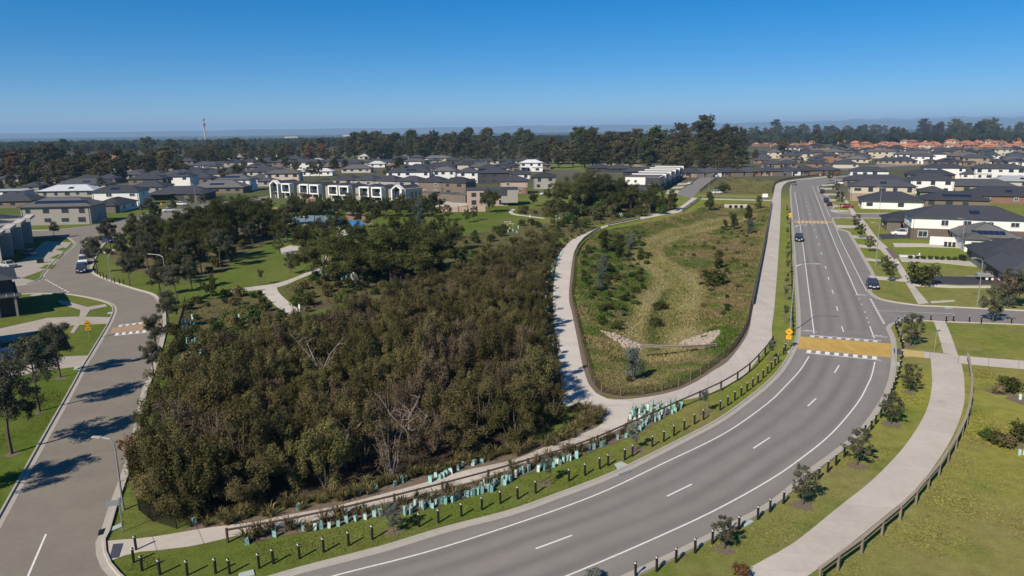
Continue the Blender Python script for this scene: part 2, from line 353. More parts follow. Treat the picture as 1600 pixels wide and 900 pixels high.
# ---------------------------------------------------------------- roads, kerbs and markings
KPROF = [(0.0, 0.035), (0.42, 0.045), (0.47, 0.15), (0.62, 0.155), (0.64, -0.05)]
def kerb(P, side=1, name='kerb', mt=None):
    o = MB().sweep(P, [(side * a, z) for a, z in KPROF]).build(name, mt or M_KERB, None, True); return struct(o, 'pale concrete kerb and gutter edging the road')
def sheet(name, P, z, m, parent=None):
    o = MB().poly([(p[0], p[1], z) for p in P]).build(name, m, parent, True)
    if parent is None: struct(o)
    return o
def curve(s, step=1.5): return smooth(gp(s), step)
inner = curve('330,940 470,897 600,863 700,832 800,806 867,782 967,743 1067,693 1133,657 1183,620 1203,603 1225,580 1243,550 1251,526 1251,492 1247,442 1243,392 1239,340 1236,296')
inner2 = curve('1236,296 1239,288 1249,283.5 1268,280 1300,276.5 1340,274')
outer = curve('840,960 977,897 1060,858 1133,821 1200,785 1265,732 1298,708 1338,675 1370,633 1385,602 1391,575 1392,537 1388,522 1384,513 1388,507 1398,503 1420,500 1452,500.5 1480,502 1540,504 1640,508')
north = curve('1640,489 1600,487 1482,481 1437,479 1412,476 1378,470 1362,463 1355,456 1356,452 1366,450')
northB = curve('1366,450 1360,427 1345,400 1330,373 1322,362 1308,359 1304,354 1299.5,341.5 1312,340.5 1392,341')
northC = curve('1392,333.5 1330,334 1303,332 1297,328 1301,323 1289,304 1281,301 1277,293 1283,289 1300,285 1340,281')
main_road = struct(MB().poly([(p.x, p.y, 0.03) for p in inner + inner2[1:] + list(reversed(northC)) + list(reversed(northB)) + list(reversed(north)) + list(reversed(outer))]).build('road', M_ROAD, None, True), 'wide grey asphalt road curving past the wetland')
M_LANE = mat('asphalt_worn', (1, 1, 1), 0.9, var=0.10, scale=0.5, bump=0.25, bscale=30, attr=True)
def lanes(A, B, n, tone, label):
    A, B = resample(A, n), resample(B, n); k = 40; rs = np.random.RandomState(3); V, Cc = [], []
    for i in range(n + 1):
        for j in range(k + 1):
            t = j / k; p = A[i].lerp(B[i], t); V.append((p.x, p.y, 0.0335)); w = sum(math.exp(-((t - c) / .045) ** 2) for c in (.20, .37, .60, .78)); e = 0.10 * math.exp(-(min(t, 1 - t) / .05) ** 2)
            f = 1.09 - .22 * w - e + .03 * math.sin(i * .21 + j * .9); Cc.append([c * f for c in tone])
    ii = np.arange((n + 1) * (k + 1)).reshape(n + 1, k + 1); q_ = np.stack([ii[:-1, :-1], ii[1:, :-1], ii[1:, 1:], ii[:-1, 1:]], -1).reshape(-1, 4)
    me = bpy.data.meshes.new('road_surface'); np_mesh(me, np.array(V), q_); me.flip_normals(); set_col(me, np.array(Cc)); o = link('road_surface', me, M_LANE, main_road); return o
lanes(curve('330,940 470,897 600,863 700,832 800,806 867,782 967,743 1067,693 1133,657 1183,620 1203,603 1225,580 1243,550'), curve('840,960 977,897 1060,858 1133,821 1200,785 1265,732 1298,708 1338,675 1370,633 1385,602 1391,575 1391.5,563'), 90, (0.198, 0.180, 0.163), '')
lanes(curve('1250.5,524 1251,492 1247,442 1243,392 1239,340 1236.5,300'), gp('1379,511 1356,456 1316,380 1306,357 1299,342 1280,301'), 90, (0.198, 0.180, 0.163), '')
kerb(inner, 1); kerb(inner2, 1); kerb(outer, -1); kerb(north, -1); kerb(northB, -1); kerb(northC, -1)
west = curve('-60,935 0,828 67,703 123,600 137,572 147,555 172,512 180,495 183,484 179,476 165,470 140,464 107,459 62,458 20,460 -40,463')
west2 = curve('-40,449 25,447 45,445 60,440 69,434 70,430 75,424 85,412 105,395 118,383 116,377 104,371 60,371 -20,374')
west3 = curve('-20,361 70,360 120,356 160,350 198,342 229,335 263,330 306,322 340,317 420,307')
east = curve('200,930 172,905 158,888 150,868 149,848 157,833 167,800 182,760 197,717 210,663 221,612 232,587 246,545 254,510 253,490 246,472 235,461 205,452 175,442 150,432 141,425 142,412 150,396 160,382 172,372 204,362 219,356 254,345 330,323.5 420,311')
street = struct(MB().poly([(p.x, p.y, 0.026) for p in gp('-60,960 200,940') + east + list(reversed(west3)) + list(reversed(west2)) + list(reversed(west))]).build('street', M_STREET, None, True), 'brownish asphalt street curving up beside the park')
# the two roads meet below the frame
struct(MB().poly([(p.x, p.y, 0.022) for p in gp('-140,1050 -60,955 60,930 202,938 330,938 600,925 860,955 860,1200 300,1300')]).build('junction_road', M_ROAD, None, True), 'asphalt where the street joins the wide road')
kerb(west, 1); kerb(west2, 1); kerb(west3, 1); kerb(east, -1)
kerb(curve('200,930 250,942 330,940'), 1)
def line(P, w, name, z=0.036, m=None, parent=None):
    return MB().strip(offset(P, w / 2), offset(P, -w / 2), z).build(name, m or M_WHITE, parent or main_road, True)
line(curve('400,938 523,900 660,865 800,821 933,773 1033,726 1133,677 1200,630 1226,605 1250,579 1264,557'), 0.13, 'edge_line')
line(curve('840,918 887,900 1000,852 1113,800 1200,752 1250,718 1300,677 1340,630 1355,603 1362,587 1367,566'), 0.13, 'edge_line')
line(gp('1272,522 1257,402 1250,350 1242,300'), 0.14, 'edge_line')
line(gp('1366,529 1359,510'), 0.14, 'edge_line'); line(gp('1340,462 1304,380 1287,337 1269,290'), 0.14, 'edge_line'); line(gp('1354,455 1316,380 1306,357'), 0.12, 'parking_line'); line(gp('1297,339 1282,305 1277,293'), 0.12, 'parking_line')
for a, b in ((1342, 466), (1346, 475), (1351, 487), (1354, 496), (1357, 503)):
    p = G(a, b); line([p, p + Vector((-0.25, -0.68, 0))], 0.14, 'lane_dash')
for s in ('837,858 894,837', '1042,776 1081,757', '1177,701 1203,684', '1262,635 1275,623', '1304,583 1311,571', '1315,510 1318,519', '1307,479 1309,486', '1300,453 1302,459', '1294,433 1295,438', '1289.5,416 1290.5,420'):
    line(gp(s), 0.14, 'centre_dash')
pa, pb = G(1289, 414), G(1258, 312)
n = int((pb - pa).length / 12)
for i in range(1, n + 1):
    p = pa.lerp(pb, i / n); d = (pb - pa).normalized(); line([p, p + d * 3], 0.13, 'centre_dash')
ga, gb = G(1360, 467), G(1382, 507)
for i in range(15):
    p = ga.lerp(gb, (i + 0.1) / 15); q2 = ga.lerp(gb, (i + 0.7) / 15); line([p, q2], 0.3, 'give_way_dash')
line(gp('1372,486 1400,486.5 1440,488.5 1490,490.5'), 0.1, 'side_line')
line(gp('42,905 72,835'), 0.13, 'centre_dash', 0.034, None, street)
for i in range(9):
    a = G(71, 437).lerp(G(109, 458), (i + 0.1) / 9); b = G(71, 437).lerp(G(109, 458), (i + 0.6) / 9); line([a, b], 0.3, 'give_way_dash', 0.034, None, street)
def bicycle(c, d, nm='bicycle_marking'):
    m = MB(); d = d.normalized(); s = Vector((-d.y, d.x, 0))
    def L(a, b, w=0.07):
        A, B = c + d * a[0] + s * a[1], c + d * b[0] + s * b[1]; m.strip(offset([A, B], w / 2), offset([A, B], -w / 2), 0.036)
    for o in (-0.55, 0.55):
        for k in range(10): L((0.35 * math.sin(k * 0.628), o + 0.35 * math.cos(k * 0.628)), (0.35 * math.sin((k + 1) * 0.628), o + 0.35 * math.cos((k + 1) * 0.628)))
    for a, b in (((0, -.55), (.5, -.25)), ((.5, -.25), (0, 0)), ((0, 0), (.55, .4)), ((.55, .4), (0, .55)), ((.5, -.25), (.55, .4)), ((.55, .4), (.75, .35))): L(a, b)
    m.build(nm, M_WHITE, main_road, True)
rd = Vector((0.372, 1, 0)).normalized()
bicycle(G(1346, 461.5), rd); bicycle(G(1265, 518), rd); bicycle(G(1374, 526), rd)
# raised crossings (flat-topped speed tables)
def hump(c4, h, m, teeth, label):
    """c4: far-left, far-right, near-right, near-left"""
    fl, fr, nr, nl = c4; b = MB(); up = lambda p: (p.x, p.y, h); dn = lambda p: (p.x, p.y, 0.028)
    dep = ((nl - fl).normalized() + (nr - fr).normalized()) / 2
    b.poly([up(nl), up(nr), up(fr), up(fl)])
    o = struct(b.build('speed_table', m, None, True), label)
    rm = MB(); FL, FR, NL, NR = fl - dep * 1.3, fr - dep * 1.3, nl + dep * 1.3, nr + dep * 1.3
    rm.poly([up(fl), up(fr), dn(FR), dn(FL)]); rm.poly([dn(NL), dn(NR), up(nr), up(nl)]); rm.build('ramp', M_ROAD if h > 0.09 else M_STREET, o, True)
    def tooth(A, B, A2, B2, t0, t1):
        lo = lambda p, q, t, z: (p.x + (q.x - p.x) * t, p.y + (q.y - p.y) * t, z)
        MB().poly([lo(A, B, t0, 0.036), lo(A, B, t1, 0.036), lo(A2, B2, t1, h - 0.004), lo(A2, B2, t0, h - 0.004)]).build('piano_marking', M_WHITE, o, True)
    for i in range(teeth):
        t0 = 0.10 + 0.80 * (i + 0.08) / teeth; t1 = t0 + 0.80 * 0.5 / teeth
        for (A, B, C2, D2) in ((FL, FR, fl, fr), (NL, NR, nl, nr)):
            tooth(A.lerp(C2, 0.1), B.lerp(D2, 0.1), C2.lerp(A, 0.1), D2.lerp(B, 0.1), t0, t1)
    for (A, B) in ((FL, FR), (NL, NR)):
        line([A.lerp(B, 0.1), A.lerp(B, 0.9)], 0.18, 'piano_line', 0.040, None, o)
    return o
hump([G(1250.5, 527), G(1392, 538), G(1391.5, 560), G(1246, 546)], 0.11, M_OCHRE, 8, 'ochre yellow speed table across the wide road')
hump([G(1240, 345.5), G(1300, 346.5), G(1301, 348.5), G(1240, 347.5)], 0.10, M_OCHRE, 8, 'far ochre speed table on the straight stretch of road')
hump([G(176, 513), G(254, 503), G(251, 514), G(172, 522)], 0.085, M_ORANGE, 6, 'orange speed table across the brown street')

# ---------------------------------------------------------------- concrete paths, slab by slab
def path(left, right, label, slab=3.0, m=None, z=0.05):
    A, B = smooth(gp(left), 1.5), smooth(gp(right), 1.5)
    n = max(2, round((length(A) + length(B)) / 2 / slab)); A, B = resample(A, n * 3), resample(B, n * 3)
    base = struct(MB().strip(A, B, z - 0.012).build('path', M_JOINT, None, True), label)
    for i in range(n):
        a, b = A[3 * i:3 * i + 4], B[3 * i:3 * i + 4]; g = 0.022
        a[0] = a[0] + (a[1] - a[0]).normalized() * g; b[0] = b[0] + (b[1] - b[0]).normalized() * g; a[3] = a[3] + (a[2] - a[3]).normalized() * g; b[3] = b[3] + (b[2] - b[3]).normalized() * g
        MB().prism(a + list(reversed(b)), z - 0.03, z + random.uniform(-.003, .003)).build('slab', m or M_CONC, base)
    return base
path('168,846 189,844 221,842 257,837 296,830 328,825 400,816 451,805 522,792 600,772 667,754 733,734 800,720 851,699 904,681 933,668',
     '171,878 189,871 210,863 239,861 292,855 328,848 380,835 433,826 487,815 540,801 611,784 680,767 733,754 800,733 824,722 887,702 935,686 960,675', 'pale concrete footpath running in front of the thicket')
path('933,668 943,661 940,647 933,640 901,637', '960,675 979,665 981,652 985,643 995,637', 'pale concrete path spur joining the footpath to the junction', 3, M_CONCW, 0.046)
path('901,637 881,634 876,620 879,612 876,590 872,555 866,505 864,467 867,430 873,400 884,384 893,376 913,365 936,356 948,352 967,347 993,341 1040,331 1060,325 1082,309',
     '990,630 976,626 951,625 931,615 920,601 910,570 902,530 894,490 889,465 892,425 896,398 901,387 911,375 925,365 938,358 950,354 969,349 995,344 1043,335 1065,330 1094,310', 'pale concrete path between thicket and grassy swale', 3.0, M_CONCW, 0.058)
path('951,625 976,625 1030,618 1060,610 1090,596 1114,580 1134,568 1150,550 1164,530 1171,514 1174,496 1177,480 1186,435 1195,390 1200,355 1205,319 1209,302 1212,289 1219,285 1240,281 1300,274.5',
     '901,637 995,637.5 1030,638 1060,627 1090,622 1126,608 1158,590 1174,575 1190,554 1198,542 1206,531 1206,512 1210,480 1215,417 1217,386 1219,350 1220,326 1221,297 1227,287 1241,282.5 1300,275.8', 'wide concrete shared path between swale and curving road', 3.0, M_CONC, 0.054)
path('1454,560 1456,587 1456,605 1447,643 1417,693 1367,747 1310,793 1243,847 1200,872 1140,905 1060,945', '1502,569 1506,587 1507,605 1507,627 1498,660 1477,703 1433,763 1387,803 1333,847 1263,900 1180,950', 'wide concrete shared path with wooden fence on outer side', 3.0)
path('1459,503 1465,520 1474,552', '1477,503 1485,522 1497,556', 'short concrete path from side road down to the crossing', 3.0, None, 0.046)
path('1409,546 1455,551 1476,553 1497,556 1550,560.5 1640,567', '1409,557 1454,560 1480,565 1502,568 1550,573 1640,580', 'concrete cross path running past the fence end', 3.0, None, 0.050)
MB().strip(gp('1409,546 1444,550'), gp('1409,557 1444,559.3'), 0.058).build('tinted_panel', mat('yellowed_concrete', (0.46, 0.35, 0.13), 0.85, var=0.15, scale=1.0), None, True)['kind'] = 'structure'
path('1315,306 1330,334 1343,351 1357,370 1372,387 1390,407 1412,437 1435,476', '1318.5,306 1337,332 1351,346 1369,370 1387,387 1407,412 1425,442 1451,474', 'concrete footpath along the houses right of the road', 4.0)
def slab_poly(s, label, m=None, z=0.05, nm='driveway'):
    return struct(MB().prism(gp(s), -0.02, z).build(nm, m or M_CONC, None), label)
path('360,453 385,449.5 432,443 465,432 487,422 505,410 508,400', '360,457 385,455 434,449.5 466,437 492,426 512,416 514,404', 'curving park path below the big gum', 4.0)
path('408,455 423,471 442,487 453,491', '432,448 437,459 455,475 471,487', 'wide pale path spur running into the garden', 3.0, M_CONCW, 0.056)
slab_poly('438,389 455,383 470,385 490,395 480,400 455,397 440,397', 'paved pad beside the park trees', None, 0.05, 'pavement')
path('431,347.5 470,348.5 503,352 530,356 547,366', '431,350 470,351.5 503,355 522,361 526,371', 'pale path along the playground edge', 4.0, M_CONCW)
path('800,326.5 795,331 801,335.5 828,339 850,342', '806,327 801,331 806,334.5 829,337.8 851,340.7', 'white park path looping below the houses', 4.0, M_CONCW)
path('160,394 185,387 215,380 240,372 262,365', '164,397 188,390 218,383 244,375 266,368', 'narrow path through the park trees', 4.0, None)
path('205,367 250,363 300,353', '205,369 250,365.5 300,355.5', 'narrow path behind the street bollards', 4.0, None, 0.046)
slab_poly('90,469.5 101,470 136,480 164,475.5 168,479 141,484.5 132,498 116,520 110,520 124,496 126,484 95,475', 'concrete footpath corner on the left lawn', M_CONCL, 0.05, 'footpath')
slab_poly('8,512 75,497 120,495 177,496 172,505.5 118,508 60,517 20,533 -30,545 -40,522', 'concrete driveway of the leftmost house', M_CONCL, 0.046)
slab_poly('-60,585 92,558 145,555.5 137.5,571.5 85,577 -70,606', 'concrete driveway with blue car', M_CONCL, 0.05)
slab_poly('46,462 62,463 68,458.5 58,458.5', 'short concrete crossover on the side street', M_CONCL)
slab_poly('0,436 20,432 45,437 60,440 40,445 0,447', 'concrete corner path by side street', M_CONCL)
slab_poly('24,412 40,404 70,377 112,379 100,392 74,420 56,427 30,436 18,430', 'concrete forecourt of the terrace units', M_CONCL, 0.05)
for s in ('62,420 72,414 88,414 80,421', '58,430 48,436 62,438 68,433', '77,404 90,398 100,398 92,405', '86,391 98,387 108,388 102,393'):
    struct(MB().prism(gp(s), 0, 0.09).build('lawn_strip', mat('lawn_green', LAWN, 1.0, var=0.25, scale=1.5, bump=0.3, bscale=9), None), 'small lawn strip between terrace driveways')
for s in ('1337,381.5 1377,386.5 1380,390 1340,386', '1395,380 1440,380.5 1496,383.5 1500,388 1450,386 1398,386', '1350,402.5 1379,407 1382,410 1353,407', '1404,402 1470,404 1534,411 1536,418 1470,411 1409,409', '1357,430.5 1411,435.5 1414,440 1361,436',
          '1304,351.5 1341,353 1344,356.5 1307,356', '1327,367.5 1357,369 1360,373 1331,372', '1299,327.5 1325,329 1327,331 1301,331', '1288,320 1318,321 1320,323 1298,323', '1290,311 1316,312 1317,314 1294,314', '1285,302.5 1312,303 1313,305 1288,305', '1281,293.5 1308,294 1309,296 1283,296.5', '1283,289 1306,287 1308,289 1284,291'):
    slab_poly(s, 'concrete driveway crossing beside the straight road')
slab_poly('1420,431 1470,432 1560,434 1575,444 1500,445 1428,441', 'dark asphalt driveway with trailer', mat('dark_asphalt', (0.045, 0.046, 0.055), 0.9, var=0.1, scale=1))
slab_poly('1372,366 1420,366 1424,372 1378,374', 'dark paved driveway with white four-wheel drive', MATS['dark_asphalt'])
slab_poly('1424,443 1500,447 1560,447 1560,450 1490,450 1430,447', 'pale garden edging along the dark driveway', M_CONCW, 0.06, 'garden_edging')
slab_poly('1404,399.3 1436,400.3 1436,401.8 1406,401.2', 'white edging of the curved driveway bed', M_REFL, 0.2, 'garden_edging')
slab_poly('1453,471 1490,469 1493,471 1456,474', 'concrete spur path beside the side road')
slab_poly('1383,388 1393,387 1405,402 1397,406', 'dark garden bed by the footpath', M_MULCH, 0.06, 'garden_bed')
cul = struct(MB().poly([(p.x, p.y, 0.028) for p in gp('1055,303 1072,292 1092,279 1096,275 1060,271 1100,268 1300,262 1300,266 1140,270 1127,274 1100,291 1088,302 1082,311')]).build('street', M_ROAD, None, True), 'short grey street in front of the white terraces')
for s in ('1040,297 1062,298 1058,303 1034,302', '1052,292 1070,291 1066,294 1049,295', '1060,286.5 1078,285.5 1074,288.5 1057,289.5'): slab_poly(s, 'concrete driveway of the white terraces')
slab_poly('690,312 722,312 735,320 700,326 672,322', 'concrete forecourt behind the townhouses')
struct(MB().poly([(p.x, p.y, 0.028) for p in gp('1290,262 1420,256 1600,250 1640,250 1640,253 1420,259 1300,266')]).build('street', M_ROAD, None, True), 'far grey street among the dark roofed houses')
# mulch strips
def mulch(a, b, label): struct(MB().strip(resample(smooth(gp(a), 1.5), 60), resample(smooth(gp(b), 1.5), 60), 0.035).build('mulch_strip', M_MULCH, None, True), label)
mulch('896,398 892,425 889,465 894,490 902,530 910,570 920,601 931,615 951,625 976,626 1030,619 1060,611 1090,597 1114,581 1134,569 1150,551 1164,531 1171,515 1174,496 1177,480 1186,435 1195,390 1200,355',
      '899,398 896,425 893.5,465 899,490 908,530 918,570 928,601 940,615 961,621 980,622 1030,613 1060,605 1090,590 1112,575 1130,562 1146,546 1158,528 1166,512 1170,494 1173.5,480 1183,435 1192.5,390 1198,355', 'brown mulch strip edging the swale')
mulch('380,852 433,840 487,830 540,817 611,806 680,793 733,776 800,750 824,741 887,722 935,702 970,689 1010,671 1060,640', '380,835 433,826 487,815 540,801 611,784 680,767 733,754 800,733 824,722 887,702 935,686 960,675 985,650 1030,638.5', 'mulched planting strip between footpath and verge')
mulch('282,833 328,825 400,816 451,805 522,792 600,772 667,754 733,734 800,720 851,699 904,681 935,667', '300,822 328,816 400,806 451,795 522,781 600,760 667,741 733,722 800,708 851,688 900,672 925,660', 'mulch along the thicket edge')
for x, y, rx in ((1131, 858, 1.0), (1254, 789, 1.1), (1339, 727, 1.0), (1392, 663, 1.1), (1420, 613, 1.0), (1422, 541, 1.0), (852, 756, .8), (993, 703, .8), (615, 832, .9), (1100, 647, .7), (1206, 562, .8), (1585, 690, 2.2), (1560, 612, 1.6), (1596, 625, 1.8), (19, 710, .9), (62, 644, .8), (95, 591, .8), (74, 826, 0)):
    if rx:
        c = G(x, y); MB().poly([(c.x + rx * .8 * random.uniform(.7, 1.15) * math.cos(k * .349), c.y + rx * .8 * random.uniform(.65, 1.1) * math.sin(k * .349), 0.012) for k in range(18)]).build('mulch_ring', M_MULCH, ground, True)
M_RUBBER = mat('blue_rubber', (0.035, 0.19, 0.42), 0.9, var=0.1, scale=0.5); M_RUBBERP = mat('pale_blue_rubber', (0.15, 0.22, 0.26), 0.9, var=0.1, scale=0.5)
struct(MB().prism(gp('513,340 530,339 540,346 560,344 572,351 560,355 540,352 520,353 512,351'), 0, 0.06).build('play_surface', M_RUBBER, None), 'bright blue rubber surface of the playground')
struct(MB().prism(gp('431,340 460,338 500,336 513,340 512,351 500,350 470,348 431,346'), 0, 0.055).build('play_surface', M_RUBBERP, None), 'pale blue rubber surface of the playground')
struct(MB().prism(gp('545,331 565,331 582,350 575,352 560,343 541,345 536,339'), 0, 0.05).build('play_mulch', mat('play_bark', (0.26, 0.16, 0.10), 0.95, var=0.2, scale=1), None), 'tan bark play area beside the blue surface')
# drains and tactile pads
for s in ('155,829 165,826 161,836 153,838', '966,742 985,735 989,738 970,745', '1138,829 1158,817 1161,819 1141,832'):
    P = gp(s); o = tag(MB().prism(P, 0.03, 0.05).build('drain_grate', M_SIGNB, None), 'steel drain grate in the gutter at %s' % {155: 'the street corner', 966: 'the inner kerb', 1138: 'the outer kerb'}[int(s[:4].split(',')[0])], 'drain grate', 'drain grates')
    for k in range(5):
        a, b = P[0].lerp(P[1], (k + .5) / 5), P[3].lerp(P[2], (k + .5) / 5); MB().strip(offset([a, b], .04), offset([a, b], -.04), 0.056).build('slot', M_INK, o, True)
for s, w in (('167,828 190,818 191,824 168,833', 'by the street corner'), ('960,726 970,722 982,727 966,735', 'on the inner verge'), ('1161,816 1168,811 1178,816 1163,825', 'on the outer verge'), ('373,897 396,891 398,899 372,905', 'among the left bollards'), ('1395,566 1408,567 1408,571 1395,571', 'below the yellow crossing'), ('1231,549 1241,547 1239,551 1230,551', 'left of the yellow crossing'), ('117,573 130,574 128,578 115,578', 'on the left verge'), ('168,489 179,487 178,490 168,491', 'on the corner lawn'), ('1475,480 1488,479.5 1489,482 1477,482.5', 'across the side road')):
    tag(MB().prism(gp(s), -0.02, 0.07).build('pit_lid', M_PIT, None), 'pale concrete pit lid ' + w, 'pit lid', 'concrete pit lids')
for s, w in (('171,874 186,872 193,850 177,851', 'at the street corner path'), ('1396,545 1407,546 1408,554 1397,553', 'right of the yellow crossing'), ('1459,500.7 1477,501.5 1478,503 1460,502.5', 'at the side road path')):
    P = gp(s); o = tag(MB().prism(P, 0.0, 0.062).build('tactile_pad', M_TACT, None), 'dark blue tactile paving pad ' + w, 'tactile paving')
    b = MB()
    for i in range(7):
        for j in range(9):
            p = P[0].lerp(P[1], (i + .5) / 7).lerp(P[3].lerp(P[2], (i + .5) / 7), (j + .5) / 9); b.box((p.x, p.y, 0.066), (.02, .02, .005))
    b.build('stud_field', M_TACT, o)['kind'] = 'stuff'
tag(MB().prism([G(1471, 629) + Vector((.42 * math.cos(k * .4488), .42 * math.sin(k * .4488), 0)) for k in range(14)], 0, 0.062).build('manhole_cover', M_KERB, None), 'round manhole cover set in the wide shared path', 'manhole cover')
# ---------------------------------------------------------------- vegetation
def quads(me, c, nrm, L, W, rs):
    """one rhombus leaf per centre"""
    n = len(c); nrm = nrm / (np.linalg.norm(nrm, axis=1, keepdims=True) + 1e-9); t = np.cross(nrm, rs.normal(size=(n, 3))); t /= np.linalg.norm(t, axis=1, keepdims=True) + 1e-9; b = np.cross(nrm, t)
    l = (L * rs.uniform(.7, 1.3, n))[:, None]; w = (W * rs.uniform(.7, 1.3, n))[:, None]
    V = np.stack([c - t * l, c + b * w - t * l * .1, c + t * l, c - b * w + t * l * .1], 1).reshape(-1, 3)
    return np_mesh(me, V, np.arange(4 * n).reshape(-1, 4))
def crown_mesh(name, clumps, leaf, asp, seed, m):
    """clumps: (x,y,z,rx,rz,n)"""
    rs = np.random.RandomState(seed); Cs, Ns = [], []
    for x, y, z, rx, rz, n in clumps:
        d = rs.normal(size=(n, 3)); d /= np.linalg.norm(d, axis=1, keepdims=True); r = rs.uniform(0, 1, n) ** 0.45 * rs.uniform(.8, 1.15, n)
        Cs.append(np.array([x, y, z]) + d * np.array([rx, rx, rz]) * r[:, None]); Ns.append(d * 0.9 + np.array([0, 0, .35]) + rs.normal(size=(n, 3)) * .55)
    me = bpy.data.meshes.new(name); quads(me, np.concatenate(Cs), np.concatenate(Ns), leaf, leaf * asp, rs); me.materials.append(m); return me
def trunk_mesh(name, limbs, m, sides=6):
    b = MB()
    for P, r in limbs: b.tube(P, r, sides, False)
    me = b.mesh(name); me.materials.append(m); return me
LIB = {}
def lib(kind, var):
    if (kind, var) in LIB: return LIB[kind, var]
    rs = random.Random(var * 101 + sum(map(ord, kind))); u = rs.uniform; cl, lb = [], []
    sd = var * 31 + sum(map(ord, kind)); leaf, asp, lm, bm_ = .2, .45, L_GUM, M_BARK
    if kind == 'gum':                       # open grey-green street eucalypt, 8 m
        top = Vector((u(-.5, .5), u(-.5, .5), 6.6)); lb.append(([(0, 0, -.1), (u(-.1, .1), 0, 1.6), top * .5, top * .8, top], [.16, .13, .10, .06, .02]))
        for i in range(11):
            a = i * 2.4 + u(-.3, .3); h = u(2.4, 5.6); ln = (1.55 - abs(h - 4.0) * .28) * u(.6, 1.15); p0 = top * (h / 6.6); p1 = p0 + Vector((math.cos(a) * ln, math.sin(a) * ln, u(.7, 1.5)))
            lb.append(([p0, p0.lerp(p1, .5) + Vector((0, 0, -.1)), p1], [.06, .04, .015]))
            for k in range(5): cl.append((p1.x + u(-.75, .75), p1.y + u(-.75, .75), p1.z + u(-.75, .6), u(.35, .75), u(.35, .65), 170))
        for k in range(7): cl.append((top.x + u(-.8, .8), top.y + u(-.8, .8), top.z + u(-.7, .7), u(.4, .75), u(.4, .75), 170))
        leaf, asp = .105, .40
    elif kind == 'park':                    # broad dark park gum, 11 m
        fork = Vector((u(-.4, .4), u(-.3, .3), 2.6)); lb.append(([(0, 0, -.1), fork * .5 + Vector((.1, 0, 0)), fork], [.38, .32, .26])); bm_ = M_BARK; lm = L_PARK
        for i in range(13):
            a = i * 2.4 + u(-.3, .3); rr = u(1.6, 5.6); p1 = fork + Vector((math.cos(a) * rr, math.sin(a) * rr, u(2.0, 6.6) * (1.12 - rr / 10)))
            mid = fork.lerp(p1, .5) + Vector((u(-.4, .4), u(-.4, .4), u(-.6, .2))); lb.append(([fork, mid, p1], [.17, .11, .04]))
            for k in range(6): cl.append((p1.x + u(-1.5, 1.5), p1.y + u(-1.5, 1.5), p1.z + u(-1.2, .8), u(.7, 1.4), u(.5, 1.0), 300))
        for k in range(9): cl.append((u(-2.6, 2.6), u(-2.6, 2.6), u(6.4, 9.4), u(.8, 1.5), u(.7, 1.2), 300))
        leaf, asp = .145, .42
    elif kind == 'big':                     # tall far gum, 24 m
        top = Vector((u(-1, 1), u(-1, 1), 19)); lb.append(([(0, 0, -.2), top * .3, top * .7, top], [.6, .5, .3, .1])); lm = L_FAR
        w = u(6.0, 8.5); lo = u(3, 6)
        for i in range(54):
            a = u(0, 6.28); t = u(0, 1); h = lo + (23 - lo) * t; rr = w * math.sqrt(max(.06, 1 - (1.7 * t - .75) ** 2)) * u(.25, 1.0); cl.append((math.cos(a) * rr, math.sin(a) * rr, h, u(1.6, 3.1), u(1.2, 2.2), 62))
            if i % 4 == 0: lb.append(([top * (h * .7 / 19), (math.cos(a) * rr, math.sin(a) * rr, h)], [.2, .05]))
        leaf, asp = .62, .6
    elif kind == 'pine':                    # dark conical tree, 22 m
        lb.append(([(0, 0, -.2), (0, 0, 21)], [.45, .05])); lm = L_DARK
        for i in range(34):
            t = (i + .5) / 34; h = 2.5 + 19 * t; rr = 4.6 * (1 - t) ** .8 * u(.4, 1); a = i * 2.4; cl.append((math.cos(a) * rr, math.sin(a) * rr, h, 1.5 * (1.2 - t * .7), 1.3, 44))
        leaf, asp = .6, .5
    elif kind == 'shrub':                   # tea-tree of the thicket, 4.5 m, several stems
        lm = L_SHRUB
        for i in range(6):
            a = i * 1.05 + u(-.3, .3); rr = u(.5, 1.4); p1 = Vector((math.cos(a) * rr, math.sin(a) * rr, u(2.6, 3.6))); lb.append(([(u(-.2, .2), u(-.2, .2), -.1), p1 * .5 + Vector((u(-.2, .2), u(-.2, .2), 0)), p1], [.055, .045, .02]))
        for i in range(30):
            a = u(0, 6.28); t = u(0, 1); rr = (.85 + .9 * math.sin(math.pi * t * .85)) * u(.15, 1) ** .6; cl.append((math.cos(a) * rr, math.sin(a) * rr, .35 + 3.9 * t, u(.34, .62), u(.45, .85), 240))
        leaf, asp = .09, .40
    elif kind == 'shrubbrown':              # same, sparse and twiggy
        lm = L_SHRUBB; bm_ = M_PALEBARK
        for i in range(16):
            a = u(0, 6.28); rr = u(.5, 1.7); p1 = Vector((math.cos(a) * rr, math.sin(a) * rr, u(2.6, 4.5))); lb.append(([(u(-.4, .4), u(-.4, .4), -.1), p1 * .55 + Vector((u(-.2, .2), u(-.2, .2), 0)), p1], [.04, .03, .012]))
        for i in range(20):
            a = u(0, 6.28); t = u(0, 1); rr = (.9 + .9 * math.sin(math.pi * t)) * u(.2, 1) ** .6; cl.append((math.cos(a) * rr, math.sin(a) * rr, 1.3 + 2.8 * t, u(.45, .75), u(.4, .7), 120))
        leaf, asp = .10, .32
    elif kind == 'sapling':                 # small clipped-looking street tree, 3 m
        lb.append(([(0, 0, -.1), (u(-.06, .06), 0, .9), (u(-.1, .1), u(-.1, .1), 2.3)], [.05, .04, .015]))
